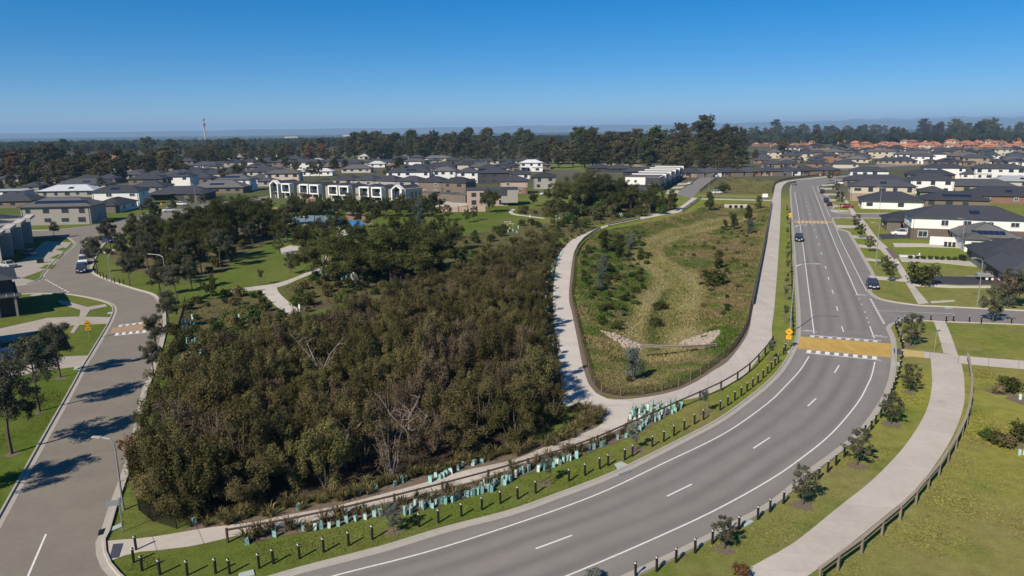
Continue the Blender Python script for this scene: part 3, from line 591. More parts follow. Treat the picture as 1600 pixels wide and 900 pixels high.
        for i in range(24):
            a = i * 2.4; t = (i + .5) / 24; rr = 1.0 * math.sin(math.pi * (.15 + .72 * t)) * u(.25, 1.1); cl.append((math.cos(a) * rr, math.sin(a) * rr, .85 + 2.0 * t + u(-.15, .15), u(.2, .4), u(.18, .34), int(u(40, 110))))
            if i % 2 == 0: lb.append(([(0, 0, .7 + .5 * t), (math.cos(a) * rr, math.sin(a) * rr, 1.0 + 1.8 * t)], [.025, .01]))
        leaf, asp, lm = .085, .42, L_GUM
    elif kind == 'thin':                    # thin staked young tree, 2.6 m
        lb.append(([(0, 0, -.1), (.04, 0, 1.2), (0, .05, 2.4)], [.03, .025, .01]))
        for i in range(9):
            a = u(0, 6.28); t = u(0, 1); rr = .38 * u(.2, 1); cl.append((math.cos(a) * rr, math.sin(a) * rr, 1.0 + 1.4 * t, u(.18, .3), u(.2, .3), 55))
        for s in (-1, 1): lb.append(([(.45 * s, 0, -.1), (.45 * s, 0, 1.4)], [.03, .03]))
        leaf, asp = .09, .4
    elif kind == 'wattle':                  # blue-grey bushy tree, 4 m
        lb.append(([(0, 0, -.1), (.05, 0, 3.4)], [.08, .02])); lm = L_BLUE
        for i in range(24):
            a = u(0, 6.28); t = u(0, 1); rr = 1.3 * math.sqrt(max(.05, 1.05 - t)) * u(.25, 1) * (.75 + .5 * t); cl.append((math.cos(a) * rr, math.sin(a) * rr, .5 + 3.3 * t, u(.35, .55), u(.35, .55), 120))
        leaf, asp = .11, .4
    elif kind == 'bush':                    # low rounded garden shrub, 1.3 m
        lb.append(([(0, 0, -.1), (0, 0, .7)], [.05, .02])); lm = L_BUSH
        for i in range(14): a = u(0, 6.28); rr = u(0, .65); cl.append((math.cos(a) * rr, math.sin(a) * rr, u(.35, 1.0), u(.3, .45), u(.25, .4), 60))
        leaf, asp = .12, .45
    t = trunk_mesh(kind + '_trunk', lb, bm_, 5 if kind in ('shrub', 'shrubbrown') else 6); c = crown_mesh(kind + '_crown', cl, leaf, asp, sd, lm)
    LIB[kind, var] = (t, c); return LIB[kind, var]
def plant(name, kind, var, p, sc, label, cat='tree', group=None, leafm=None, rz=None, sz=None, barkm=None):
    t, c = lib(kind, var)
    r = thing(name, label, cat, (p[0], p[1], p[2] if len(p) > 2 else 0), random.uniform(0, 6.28) if rz is None else rz, group, (sc, sc, sz or sc))
    link('stem' if kind in ('shrub', 'shrubbrown', 'bush') else 'trunk', t, barkm, r); link('crown', c, leafm, r); return r

# the thicket: individual tea-tree shrubs
def scatter(P, dmin, n, seed, avoid=None):
    rs = np.random.RandomState(seed); xs = [p[0] for p in P]; ys = [p[1] for p in P]; out = []
    cand = np.stack([rs.uniform(min(xs), max(xs), n * 40), rs.uniform(min(ys), max(ys), n * 40)], 1); cand = cand[inpoly(P, cand[:, 0], cand[:, 1])]
    for c in cand:
        if all((c[0] - o[0]) ** 2 + (c[1] - o[1]) ** 2 > dmin * dmin for o in out): out.append(c)
        if len(out) >= n: break
    return out
TH = [np.array(G(*q)[:2]) for q in ((256, 798), (252, 778), (270, 802), (288, 806), (304, 806), (322, 803), (254, 752), (272, 785))]
TH += [p for p in scatter(THICKET, 2.75, 300, 3) if PX((p[0], p[1], 0))[0] > 246 and all(np.hypot(*(p - e)) > 1.6 for e in TH)]
xs, ys = np.array([p[0] for p in TH]), np.array([p[1] for p in TH]); ed = edgedist(THICKET, xs, ys)
BROWN = gp('560,700 620,620 720,560 800,560 870,600 860,650 800,690 680,700')
for i, p in enumerate(TH):
    pxl = PX((p[0], p[1], 2)); place = ('in the middle of the thicket' if ed[i] > 5 else 'at the street end of the thicket' if pxl[0] < 330 else 'on the thicket edge by the pale path' if pxl[0] > 760 and pxl[1] > 380 else 'along the thicket front by the footpath' if pxl[1] > 590 else 'along the back of the thicket')
    br = inpoly(BROWN, np.array([p[0]]), np.array([p[1]]))[0]; rr = random.random(); edge = ed[i] < 2.0
    hh = random.choice((.95, 1.1, 1.2, 1.45)) * random.uniform(.9, 1.12) * (0.85 if edge else 1.0) * (0.72 if p[1] > 105 else .85 if p[1] > 85 else 1.0)
    if i > 7 and rr < (.24 if br else .07):
        plant('thicket_shrub', 'shrubbrown', i % 3, p, random.uniform(.95, 1.2), 'twiggy brown tea-tree shrub ' + place, 'shrub', 'shrubs of the thicket', None, None, hh)
    elif rr < .45:
        plant('thicket_shrub', 'shrub', i % 5, p, random.uniform(1.0, 1.25), 'greener tea-tree shrub ' + place, 'shrub', 'shrubs of the thicket', L_SHRUBG, None, hh)
    else:
        plant('thicket_shrub', 'shrub', i % 5, p, random.uniform(1.0, 1.3), ('brownish' if rr > .9 else 'dark olive') + ' tea-tree shrub ' + place, 'shrub', 'shrubs of the thicket', L_SHRUBB if rr > .9 else None, None, hh)
def dead_tree(px, py, h, label, seed):
    rs = random.Random(seed); u = rs.uniform; b = MB(); r = thing('dead_tree', label, 'tree', G(px, py)); fork = Vector((0, 0, h * .35)); b.tube([(0, 0, -.1), fork], [.14, .11], 6); b.build('trunk', M_PALEBARK, r)
    for i in range(6):
        a = i * 1.05 + u(-.4, .4); ln = u(.5, 1.0) * h * .75; p1 = fork + Vector((math.cos(a) * ln * .55, math.sin(a) * ln * .55, ln * u(.45, .9))); m = fork.lerp(p1, .5) + Vector((u(-.5, .5), u(-.5, .5), u(-.2, .4))); br = MB(); br.tube([fork, m, p1], [.085, .06, .02], 5)
        for k in range(4): e = m.lerp(p1, u(0, 1)); f = e + Vector((u(-1.1, 1.1), u(-1.1, 1.1), u(.1, 1.2))); br.tube([e, e.lerp(f, .5) + Vector((u(-.15, .15), 0, .1)), f], [.032, .024, .01], 4)
        br.build('limb', M_PALEBARK, r)
dead_tree(505, 618, 7.2, 'bare pale dead tree with forked limbs rising from the thicket', 1)
dead_tree(540, 730, 5.6, 'low bare dead limbs poking from the front of the thicket', 5)
dead_tree(640, 712, 6.0, 'leaning bare grey branches right of the dead limbs in the thicket', 9)
# street gums along the left verge and the street
for i, (x, y, h, v, w) in enumerate(((18, 709, 8.3, 0, 'nearest on the left verge'), (62, 643, 7.6, 1, 'second on the left verge'), (94, 590, 6.6, 2, 'third on the left verge by the driveway'), (-112, 800, 8.0, 1, 'just outside the left frame edge'))):
    plant('street_gum', 'gum', v, G(x, y), h / 7.4, 'grey-green street gum, ' + w, 'tree', 'gums along the street', None, 1.1 * i)
for x, y, h, v, w in ((262, 515, 5.6, 0, 'beside the orange speed table'), (247, 556, 5.2, 1, 'right of the street below the speed table'), (240, 590, 4.4, 2, 'overhanging the street at the thicket corner'), (277, 473, 6.2, 1, 'by the street lamp on the bend'), (252, 462, 6.0, 2, 'on the bend of the street'), (203, 447, 6.2, 0, 'behind the street bollards'), (152, 427, 7.2, 1, 'beside the parked cars'), (174, 393, 8.0, 2, 'with blue car behind'), (207, 362, 5.2, 0, 'on the street island'), (236, 352, 8.0, 1, 'tall on the far street bend'), (248, 350, 5.6, 2, 'beyond the far street bollards'), (270, 335, 5.0, 0, 'by the far street kerb'), (300, 328, 5.6, 1, 'before the black houses'), (320, 325, 5.6, 2, 'next to the far bollards'), (85, 372, 4.4, 0, 'before the terrace units'), (215, 400, 5.4, 1, 'behind the lamp post in the park'), (190, 404, 6.0, 2, 'above the parked cars')):
    plant('street_gum', 'gum', v, G(x, y), h / 7.4, 'grey-green street gum ' + w, 'tree', 'gums along the street')
# park trees
for x, y, h, wd_, v, w, lm in ((285, 412, 9.5, 1.0, 0, 'broad dark gum left of the park lawn', None), (322, 408, 11, 1.0, 1, 'tall dark gum behind the park lawn', None), (372, 374, 12, 1.05, 2, 'dark gum at the park centre before the townhouses', None), (262, 396, 8.5, .9, 1, 'olive gum between street and park lawn', None), (405, 366, 11, 1.0, 0, 'dark gum at the back of the park lawn', None), (345, 382, 11.5, 1.0, 1, 'gum behind the tall dark gum', L_DARK), (300, 380, 10, .9, 2, 'gum left of the park centre', None), (335, 356, 9, .9, 0, 'gum near the far street bend', L_PARK), (375, 350, 9.5, .9, 1, 'rearmost gum left of the playground', L_DARK), (430, 372, 8, .8, 2, 'gum at the right of the park lawn back edge', L_DARK), (225, 398, 7, .75, 0, 'small olive gum by the narrow path', None), (505, 436, 10.5, .95, 2, 'large gum with dark trunk by the path bend', None), (560, 446, 10.5, 1.15, 0, 'big spreading gum at the head of the thicket', None), (612, 444, 11, 1.2, 2, 'biggest spreading gum above the thicket', L_PARK), (660, 430, 10, 1.1, 1, 'big olive gum behind the thicket', None), (690, 418, 7.5, .8, 0, 'low gum right of the spreading gums', L_DARK), (610, 388, 8.5, .85, 2, 'gum behind the spreading gums', L_DARK), (560, 388, 7, .7, 1, 'gum right of the blue playground', L_DARK), (640, 380, 7, .7, 1, 'gum beside the silvery conifer', L_DARK), (708, 392, 8, .62, 0, 'leaning gum with pale trunk beside the small lawn', None), (330, 468, 4.6, .5, 2, 'dense dark tree at the park lawn corner', L_DARK), (475, 398, 7.5, .75, 0, 'gum at the paved pad', L_PARK), (500, 385, 7.5, .8, 1, 'gum before the blue playground', L_DARK), (245, 415, 6.5, .7, 2, 'olive tree left of the park lawn', None), (238, 374, 8, .85, 1, 'dark gum beside the far street bend', L_DARK), (206, 380, 6.5, .7, 0, 'low gum by the blue car', None), (448, 378, 8, .8, 2, 'gum over the lawn back edge near the pad', L_PARK), (455, 352, 8.5, .85, 0, 'gum at the left end of the playground', L_DARK), (530, 374, 7.5, .8, 1, 'gum below the blue surface', None), (685, 368, 6, .7, 2, 'olive gum on the small lawn edge', L_PARK), (765, 332, 8.6, .72, 1, 'gum by the pink walled courtyard', None), (833, 323, 6.0, .6, 0, 'round tree before the brick house', L_DARK)):
    r = plant('park_gum', 'park', v, G(x, y), h / 10.5 * wd_, w + ' in the park', 'tree', 'park trees', lm, None, h / 10.5)
for x, y, h, w_, v, w in ((900, 326, 13, 1.15, 0, 'large olive gum left of the white terraces'), (942, 328, 13, 1.15, 1, 'large gum in the clump before the white terraces'), (870, 322, 9, .9, 2, 'dark gum at the left end of the clump'), (985, 328, 9.5, 1.0, 0, 'round dark tree in front of white terraces'), (1015, 333, 8, .95, 1, 'dark green round tree by the white terraces'), (1045, 329, 7.5, .8, 2, 'dark tree at the corner of the short street'), (1020, 315, 8, .9, 1, 'shady tree right before the white terraces'), (962, 333, 7.5, .95, 2, 'low spreading tree in the clump'), (925, 300, 11, 1.0, 2, 'tall gum behind the clump'), (890, 340, 5, .8, 1, 'low dark tree by the garden bed'), (970, 310, 9, .9, 1, 'gum right behind the clump')):
    plant('park_gum', 'park', v, G(x, y), h / 10.5 * w_, w, 'tree', 'trees before the white terraces', L_DARK if v == 1 else None, None, h / 10.5)
for i, p in enumerate(scatter(gp('858,326 890,338 960,340 1040,337 1052,325 1000,320 920,318'), 3.4, 34, 55)): plant('shade_shrub', 'bush', i % 3, p, random.uniform(2.0, 3.6), 'dark rounded shrub beneath the trees before the white terraces', 'shrub', 'shrubs before the white terraces', (L_DARK, L_PARK, L_BUSH)[i % 3])
rs = random.Random(5)
for i, (x, y) in enumerate(((447, 352), (462, 350), (478, 353), (492, 351), (505, 348), (558, 357), (575, 360), (590, 356))): plant('playground_tree', 'gum', i % 3, G(x, y), rs.uniform(.6, .9), 'leafy tree at the playground edge, %s from left' % ordn(i + 1), 'tree', 'trees at the playground edge', L_DARK if i % 2 else L_PARK)
for i in range(30):                         # screen of dark trees before the townhouses
    x = 452 + 232 * (i + .5) / 30; y = 331 + 6 * math.sin(i * 2.1) + (x - 440) * .015
    plant('screen_tree', 'park' if i % 3 else 'wattle', i % 3, G(x, y), rs.uniform(.42, .62) if i % 3 else rs.uniform(1.2, 1.6), ('dark leafy tree in the screen before the framed townhouses, %s from left' % ordn(i + 1)), 'tree', 'trees before the townhouses', L_DARK if i % 2 else L_PARK)
for i, (x, y, h, w) in enumerate(((730, 348, 4.2, 'on the small lawn'), (741, 345, 4.5, 'beside another on the small lawn'), (700, 345, 5, 'left on the small lawn'), (688, 337, 3.5, 'at the back of the small lawn'))):
    plant('young_tree', 'sapling', i % 3, G(x, y), h / 3, 'young dark tree ' + w, 'tree', 'young park trees', L_DARK)
plant('blue_conifer', 'wattle', 1, G(656, 353), 1.9, 'silvery blue conifer before the dark tree screen', 'tree')
for i, (x, y, h, w) in enumerate(((455, 428, 4.4, 'beside the curving path'), (410, 445, 3.2, 'thin and staked on the lawn'), (437, 397, 4.2, 'by the paved pad'), (362, 413, 3, 'at the lawn shade edge'), (215, 420, 3.4, 'behind bollards'))):
    plant('young_tree', 'thin' if i == 1 else 'sapling', i % 3, G(x, y), h / (2.5 if i == 1 else 3), 'young park tree ' + w, 'tree', 'young park trees')
# saplings on the verges of the curving road
for i, (x, y, h, w) in enumerate(((1131, 858, 2.3, 'nearest of the outer verge'), (1254, 789, 3.0, 'second along the outer verge'), (1339, 727, 3.1, 'third along the outer verge'), (1392, 663, 3.1, 'fourth along the outer verge'), (1420, 613, 3.0, 'fifth along the outer verge'), (1422, 541, 4.2, 'beside the back of a diamond sign'), (1551, 504, 5.4, 'on the side road kerb'), (1574, 482, 6.0, 'across the side road'))):
    plant('verge_tree', 'sapling', i % 3, G(x, y), h / 2.9, 'small grey-green tree in mulch ring, ' + w, 'tree', 'small trees on the outer verge', L_GUM if i < 6 else None)
for i, (x, y, w) in enumerate(((615, 832, 'nearest by the planting strip'), (852, 756, 'second from the near end'), (993, 703, 'third from the near end'), (1100, 647, 'fourth, left of a bollard row'), (1206, 562, 'fifth, below the yellow crossing'))):
    plant('staked_tree', 'thin' if i else 'sapling', i % 3, G(x, y), .95 if i else .75, 'small staked tree on the inner verge, ' + w, 'tree', 'staked trees on the inner verge', L_BLUE)
for i, (x, y) in enumerate(((1228, 505), (1229, 470), (1229, 448), (1230, 428), (1230, 410), (1230, 395), (1230, 372), (1230, 350), (1230, 333))):
    plant('staked_tree', 'thin', i % 3, G(x, y), 1.0, 'thin staked tree on the straight verge, %s from the yellow crossing' % ordn(i + 1), 'tree', 'staked trees on the straight verge')
plant('bare_tree', 'thin', 1, G(203, 752), 1.7, 'thin brown almost bare tree beside the street lamp', 'tree', None, L_RED, 0.3)
for i, (x, y, h, w) in enumerate(((1382, 425, 3.2, 'near the parked blue car'), (1391, 440, 3.6, 'next to the footpath'), (1359, 393, 3.4, 'on the middle verge'), (1344, 372, 3.6, 'on the verge left of white house'), (1337, 358, 4.0, 'by the street corner'), (1312, 322, 5, 'beside dark parked cars'), (1306, 303, 5, 'far up the verge'), (1296, 283, 5, 'at the road bend'), (1308, 279, 5, 'beyond the road bend'))):
    plant('verge_tree', 'sapling', i % 3, G(x, y), h / 2.9, 'small verge tree right of the road, ' + w, 'tree', 'small trees on the right verge', L_DARK if i % 2 else L_GUM)
plant('garden_shrub', 'bush', 1, G(1441, 447), 3.4, 'large round dark shrub beside the dark driveway', 'shrub', None, L_DARK)
for i in range(9):
    plant('hedge_ball', 'bush', i % 3, G(1423 + i * 9.9, 404.5 + i * .35), .68 if i < 8 else 1.1, 'round clipped shrub in the row by the curved driveway, %s from left' % ordn(i + 1), 'shrub', 'clipped shrubs in a row', L_DARK)
plant('garden_tree', 'gum', 0, G(1590, 478), .62, 'greyish tree at the right frame edge by trailer', 'tree')
for i, (x, y, h, lm, w) in enumerate(((1580, 614, 1.5, L_PARK, 'dark upright shrub on the right lawn'), (1562, 616, .9, L_TUSS, 'low tawny shrub on the right lawn'), (1556, 692, 1.0, L_PARK, 'low olive shrub at the right lawn edge'), (1574, 700, 1.1, L_TUSS, 'yellowish shrub in the right garden bed'), (1598, 690, 1.5, L_PARK, 'brownish shrub cut by right frame edge'), (1542, 684, .8, L_BUSH, 'small green shrub at the left tip of the right bed'), (930, 905, .7, L_BLUE, 'grey shrub tip at the bottom frame edge'), (1160, 903, .8, L_RED, 'reddish shrub tip beside the bottom path'))):
    plant('garden_shrub', 'bush', i % 3, G(x, y), h, w, 'shrub', None, lm)
# swale shrubs and trees
for i, (x, y, h, k, lm, w) in enumerate(((990, 587, 4.0, 'wattle', L_BLUE, 'blue-grey bushy tree in the near swale'), (1118, 437, 4.2, 'bush', L_DARK, 'dark shrub right of the straw channel'), (1122, 412, 4.2, 'wattle', L_PARK, 'upright shrub above the dark shrub in swale'), (944, 388, 5.4, 'wattle', L_DARK, 'tall dark young tree left in the swale'), (968, 394, 5.4, 'wattle', L_DARK, 'dark bushy young tree beside another in swale'), (985, 382, 4.4, 'wattle', L_BLUE, 'blue-grey young tree beyond the dark pair in swale'), (938, 448, 3.6, 'wattle', L_BLUE, 'blue-grey shrub in the left swale'), (942, 420, 3.4, 'wattle', L_BLUE, 'pale blue-grey shrub higher in the left swale'), (1109, 327, 6.6, 'wattle', L_DARK, 'tall dark tree at the swale top by path'), (1147, 352, 5, 'wattle', L_DARK, 'young tree right of straw channel head'), (1132, 352, 3.2, 'wattle', L_PARK, 'small shrub near straw channel head'), (1170, 342, 5, 'wattle', L_DARK, 'young tree below the white sign board'), (1172, 365, 4.4, 'wattle', L_BLUE, 'shrub along the right swale bank'), (1185, 325, 4.6, 'wattle', L_PARK, 'shrub beneath the footbridge sign'), (1130, 298, 6, 'bush', L_DARK, 'dark shrub in the upper swale'), (1030, 470, 2.2, 'bush', L_DARK, 'dark reed clump in the channel'), (1027, 495, 2.0, 'bush', L_DARK, 'dark reed clump low in the channel'))):
    q = G(x, y); zz = float(swale_z(np.array([q.x]), np.array([q.y]))[0]); b = h / (1.3 if k == 'bush' else 4)
    plant('swale_tree', k, i % 3, (q.x, q.y, zz), b, w, 'tree' if k == 'wattle' else 'shrub', 'swale plants', lm, None, b * (.75 if k == 'bush' else 1))
# garden beds
nb = 0
for gi, g in enumerate(GARDEN):
    for p in scatter(g, 1.9, (95, 60, 60)[gi], 20 + gi):
        nb += 1; lm = (L_BUSH, L_DARK, L_PARK, L_TUSS, L_BUSH, L_SHRUBG)[nb % 6]
        plant('garden_shrub', 'bush', nb % 3, p, random.uniform(.7, 1.7) * (1.0 if gi == 0 else 1.2), ('low %s shrub in %s' % (('green', 'dark green', 'olive', 'tawny', 'green', 'olive')[nb % 6], ('the garden beds left of the thicket', 'the beds between small lawn and thicket', 'the beds beyond the thicket path')[gi])), 'shrub', 'garden bed shrubs', lm)
# undergrowth left of the street bend and under the park gums
for i, p in enumerate(scatter(gp('205,418 245,430 300,438 352,423 365,403 430,370 440,345 330,345 250,362 165,400'), 2.8, 80, 77)):
    plant('garden_shrub', 'bush', i % 3, p, random.uniform(1.0, 2.2), 'low shrub under the park gums', 'shrub', 'shrubs under the park gums', (L_PARK, L_DARK, L_BUSH)[i % 3])
for i, p in enumerate(scatter(LBANK, 1.35, 130, 91)):
    zz = float(swale_z(np.array([p[0]]), np.array([p[1]]))[0]); plant('scrub_bush', 'bush', i % 3, (p[0], p[1], zz), random.uniform(.6, 1.3), 'low green scrub bush on the left swale bank', 'shrub', 'scrub on the left swale bank', (L_BUSH, L_PARK, L_BUSH, L_DARK, L_TUSS)[i % 5], None, random.uniform(.5, .95))
for i, p in enumerate(scatter(SWALE, 2.6, 90, 93)):
    q_ = np.array([p[0]]), np.array([p[1]])
    if edgedist(CHANNEL, *q_, False)[0] < 5.5 or inpoly(LBANK, *q_)[0] or edgedist(SWALE, *q_)[0] < .8: continue
    plant('scrub_bush', 'bush', i % 3, (p[0], p[1], float(swale_z(*q_)[0])), random.uniform(.35, .8), 'low yellow-green scrub bush on the swale slope', 'shrub', 'scrub on the swale slopes', (L_TUSS, L_BUSH, L_PARK)[i % 3], None, random.uniform(.35, .6))
for i, p in enumerate(scatter(RBANK, 2.4, 26, 92)):
    zz = float(swale_z(np.array([p[0]]), np.array([p[1]]))[0]); plant('scrub_bush', 'bush', i % 3, (p[0], p[1], zz), random.uniform(.45, .9), 'low scrub bush on the right swale bank', 'shrub', 'scrub on the right swale bank', (L_BUSH, L_PARK, L_TUSS)[i % 3], None, random.uniform(.4, .7))
rs = random.Random(15)
for i, (x, y) in enumerate(((232, 428), (262, 436), (292, 432), (315, 428), (345, 418), (250, 388), (228, 384), (280, 372), (312, 362), (345, 352), (395, 384), (362, 392), (405, 352), (272, 446), (300, 452), (440, 356), (455, 362), (420, 345))):
    plant('park_sapling', 'gum', i % 3, G(x, y), rs.uniform(.7, 1.05), 'loose airy gum among the park trees, %s of these left of the playground' % ordn(i + 1), 'tree', 'airy park gums', (None, L_PARK, None, L_PARK)[i % 4])
# tussocks along the thicket path
def tussock_mesh(var):
    rs = np.random.RandomState(40 + var); V, Q = [], []
    for k in range(46):
        a = rs.uniform(0, 6.28); tl = rs.uniform(.15, .75); h = rs.uniform(.45, .85); d = np.array([math.cos(a), math.sin(a), 0]); s = np.array([-d[1], d[0], 0]) * .022; b0 = d * rs.uniform(0, .12)
        m = b0 + d * tl * .45 + np.array([0, 0, h * .75]); e = b0 + d * tl + np.array([0, 0, h * rs.uniform(.7, 1.0)]); n0 = len(V); V += [b0 - s, b0 + s, m + s, m - s, m - s * .9, m + s * .9, e + s * .2, e - s * .2]; Q += [[n0, n0 + 1, n0 + 2, n0 + 3], [n0 + 4, n0 + 5, n0 + 6, n0 + 7]]
    me = bpy.data.meshes.new('tussock'); np_mesh(me, np.array(V), np.array(Q)); me.materials.append(L_TUSS); return me
TUS = [tussock_mesh(i) for i in range(3)]
def tussocks(P, n, jit, label, group):
    for i, p in enumerate(resample(smooth(P, 1), n)):
        o = link('grass_tussock', TUS[i % 3]); o.location = p + Vector((random.uniform(-jit, jit), random.uniform(-jit, jit), 0)); o.rotation_euler = (0, 0, random.uniform(0, 6)); s = random.uniform(.8, 1.5); o.scale = (s, s, s); tag(o, label, 'grass', group)
tussocks(gp('310,822 360,812 430,800 500,786 580,766 660,742 740,722 800,708 860,690 905,672 925,655'), 95, .7, 'grass tussock along the thicket edge of the footpath', 'tussocks beside the footpath')
tussocks(gp('380,846 433,834 487,823 540,809 611,796 680,782 733,766 800,742 824,732 887,712 935,694 975,678'), 46, .6, 'grass tussock in the planting strip between footpath and verge', 'tussocks in the planting strip')
tussocks(gp('868,605 862,560 856,505 854,467 857,430 866,402 880,383 900,370 930,357'), 80, .8, 'grass tussock on the thicket side of the pale path', 'tussocks beside the pale path')
tussocks(gp('905,640 925,648 935,655 925,662 905,655'), 25, .8, 'grass tussock on the corner bed of the path junction', 'tussocks at the junction')
# meadow grass of the swale: one mass
ROCK1, ROCK2 = gp('932,514 965,515 1008,523 1008,534 980,544 966,535'), gp('1056,530 1073,519 1120,511 1133,514 1121,538 1098,546 1080,538')
def meadow(P, n, seed, name, label, hmul=1.0):
    rs = np.random.RandomState(seed); xs = [p[0] for p in P]; ys = [p[1] for p in P]; x = rs.uniform(min(xs), max(xs), n * 3); y = min(ys) + (max(ys) - min(ys)) * rs.uniform(0, 1, n * 3) ** 1.25; k = inpoly(P, x, y) & (edgedist(P, x, y) > .3) & ~inpoly(ROCK1, x, y) & ~inpoly(ROCK2, x, y); x, y = x[k][:n], y[k][:n]; m = len(x); z = swale_z(x, y)
    xi = np.clip(np.searchsorted(gx, x), 0, len(gx) - 1); yi = np.clip(np.searchsorted(gy, y), 0, len(gy) - 1); base = C[yi, xi]
    tall = vnoise(x, y, 4, 8); h = (.12 + .42 * np.clip(tall - .25, 0, 1) ** 1.3) * rs.uniform(.6, 1.3, m) * hmul; a = rs.uniform(0, 6.28, m); w = rs.uniform(.025, .06, m) * (1 + y / 150); ln = rs.normal(0, .18, (m, 2))
    s = np.stack([np.cos(a) * w, np.sin(a) * w, np.zeros(m)], 1); b = np.stack([x, y, z - .03], 1); tp = b + np.stack([ln[:, 0], ln[:, 1], h], 1)
    V = np.stack([b - s, b + s, tp + s * .35, tp - s * .35], 1).reshape(-1, 3); me = bpy.data.meshes.new(name); np_mesh(me, V, np.arange(4 * m).reshape(-1, 4))
    c = base * rs.uniform(.7, 1.3, (m, 1)) * np.stack([rs.uniform(.9, 1.1, m), np.ones(m), rs.uniform(.8, 1.1, m)], 1); set_col(me, np.repeat(c, 4, 0))
    o = link(name, me, mat('meadow_blades', (1, 1, 1), 1.0, attr=True, spec=0.0)); tag(o, label, 'grass', None, 'stuff'); return o
meadow(SWALE, 240000, 1, 'meadow_grass', 'tall rough meadow grass filling the swale')
meadow(SWALE2, 14000, 2, 'meadow_grass', 'rough grass in the upper swale beyond the footbridge')
for i, g in enumerate(GARDEN): meadow(g, 9000, 5 + i, 'bed_grass', 'rough grasses between shrubs in garden bed %s' % ('left of the thicket', 'above the thicket', 'beyond the thicket path')[i], .9)
meadow(gp('150,850 223,810 214,770 222,720 235,600 262,520 258,500 250,540 236,590 224,620 214,665 200,720 186,762 172,800 160,832'), 9000, 9, 'verge_grass', 'unmown grass on the verge beside the thicket', .55)
for nm, P_, n_, lb_ in (('outer', '985,905 1060,866 1140,826 1205,790 1300,716 1342,680 1376,638 1392,600 1400,575 1406,562 1452,562 1454,600 1446,640 1416,690 1366,745 1308,792 1240,846 1198,872 1140,905', 42000, 'short grass of the outer verge'), ('lawn', '1270,905 1340,852 1392,808 1440,765 1484,703 1505,662 1514,628 1512,590 1508,572 1600,582 1640,585 1700,905', 60000, 'short grass of the right foreground lawn'), ('inner', '180,893 215,866 240,866 300,860 350,852 380,854 433,842 487,832 540,819 611,808 680,795 733,778 800,752 887,724 970,690 1060,641 1110,622 1160,594 1194,556 1208,532 1240,532 1238,553 1222,577 1196,601 1178,617 1128,654 1062,690 962,739 862,778 795,802 697,828 597,859 465,893 330,930 230,920', 50000, 'short grass of the inner verge'), ('left', '-60,930 0,815 60,700 118,598 133,573 86,579 -60,610 -150,760', 30000, 'short grass of the left street verge'), ('north', '1512,567 1640,583 1640,600 1512,590', 4000, 'short grass below the cross path'), ('north', '1500,553 1482,510 1485,506 1640,512 1640,565', 14000, 'short grass between side road and cross path')):
    meadow(gp(P_), n_, 60 + n_ % 97, 'lawn_grass', lb_, .24)
# distant trees
def belt(name, label, group, rows, seed, kinds=('big',), lms=(None,)):
    rs = random.Random(seed)
    for ri, (x0, x1, y, top, n) in enumerate(rows):
        for i in range(n):
            x = x0 + (x1 - x0) * (i + rs.uniform(.1, .9)) / n; p = G(x, y + rs.uniform(-1.2, 1.2)); k = rs.choice(kinds)
            d = p.y; hz = 203 - (x - 800) * .0105; hh = CAM_H - (top + rs.gauss(0, 5.0) - hz) * d / F_PX; hh = max(hh * rs.uniform(.75, 1.06), 5)
            s = hh / 23.0; plant(name, k, rs.randrange(4), p, s * rs.uniform(.9, 1.45), label + ', ' + ('%s part' % ('left', 'middle', 'right')[min(2, int(3 * i / n))]) + ', %s rank' % ordn(ri + 1), 'tree', group, rs.choice(lms), None, s)
belt('tall_gum', 'tall dark gum in the dense grove behind the green field', 'gums of the dense grove', ((845, 1165, 262, 224, 17), (850, 1150, 256, 208, 18), (1010, 1165, 266, 236, 10), (900, 1140, 249, 203, 14)), 1, ('big',), (None, None, L_DARK))
belt('tall_gum', 'olive gum in the belt behind the middle houses', 'gums behind the middle houses', ((535, 850, 247, 218, 26), (550, 850, 242, 204, 22), (560, 760, 249, 224, 16), (730, 850, 252, 232, 12), (530, 700, 238, 212, 12)), 2, ('big',), (None, None, L_DARK))
belt('tall_gum', 'dark tree in the leafy old suburb on the left', 'trees of the left suburb', ((0, 200, 284, 246, 18), (0, 270, 270, 236, 24), (130, 300, 274, 248, 12), (150, 440, 259, 236, 28), (250, 540, 251, 228, 26), (0, 100, 297, 268, 7), (0, 420, 243, 224, 26), (300, 540, 243, 222, 16)), 3, ('big',), (None, None, L_DARK, L_FAR, None, L_PARK, L_FAR, None))
for x, y, h in ((25, 284, 17), (120, 282, 10), (165, 272, 15), (482, 254, 16), (95, 282, 12), (505, 252, 16)): plant('autumn_tree', 'big', x % 4, G(x, y), h / 23, 'russet autumn tree among the left suburb houses', 'tree', 'autumn trees', L_RED)
belt('tall_gum', 'tall gum in the belt beyond the red roofs', 'gums beyond the red roofs', ((1170, 1330, 214, 197, 18), (1330, 1600, 212, 196, 30), (1440, 1560, 216, 190, 10), (1300, 1420, 219, 200, 10), (1170, 1250, 222, 204, 8)), 4, ('big',), (None, None, L_DARK))
for x, y, t in ((1158, 240, 200), (1222, 243, 215), (1310, 235, 204), (1275, 228, 202), (1345, 228, 216), (1548, 222, 208), (1180, 252, 232), (1095, 266, 240)):
    p = G(x, y); hz = 203 - (x - 800) * .0105; h = CAM_H - (t - hz) * p.y / F_PX; plant('tall_gum', 'big', x % 4, p, h / 23, 'single gum standing among the far right roofs', 'tree', 'single gums among far roofs')
plant('tall_gum', 'big', 1, G(1100, 249), 1.6, 'tallest gum crowning the dense grove', 'tree', 'gums of the dense grove', None, .4, 1.62)
rs = random.Random(33)
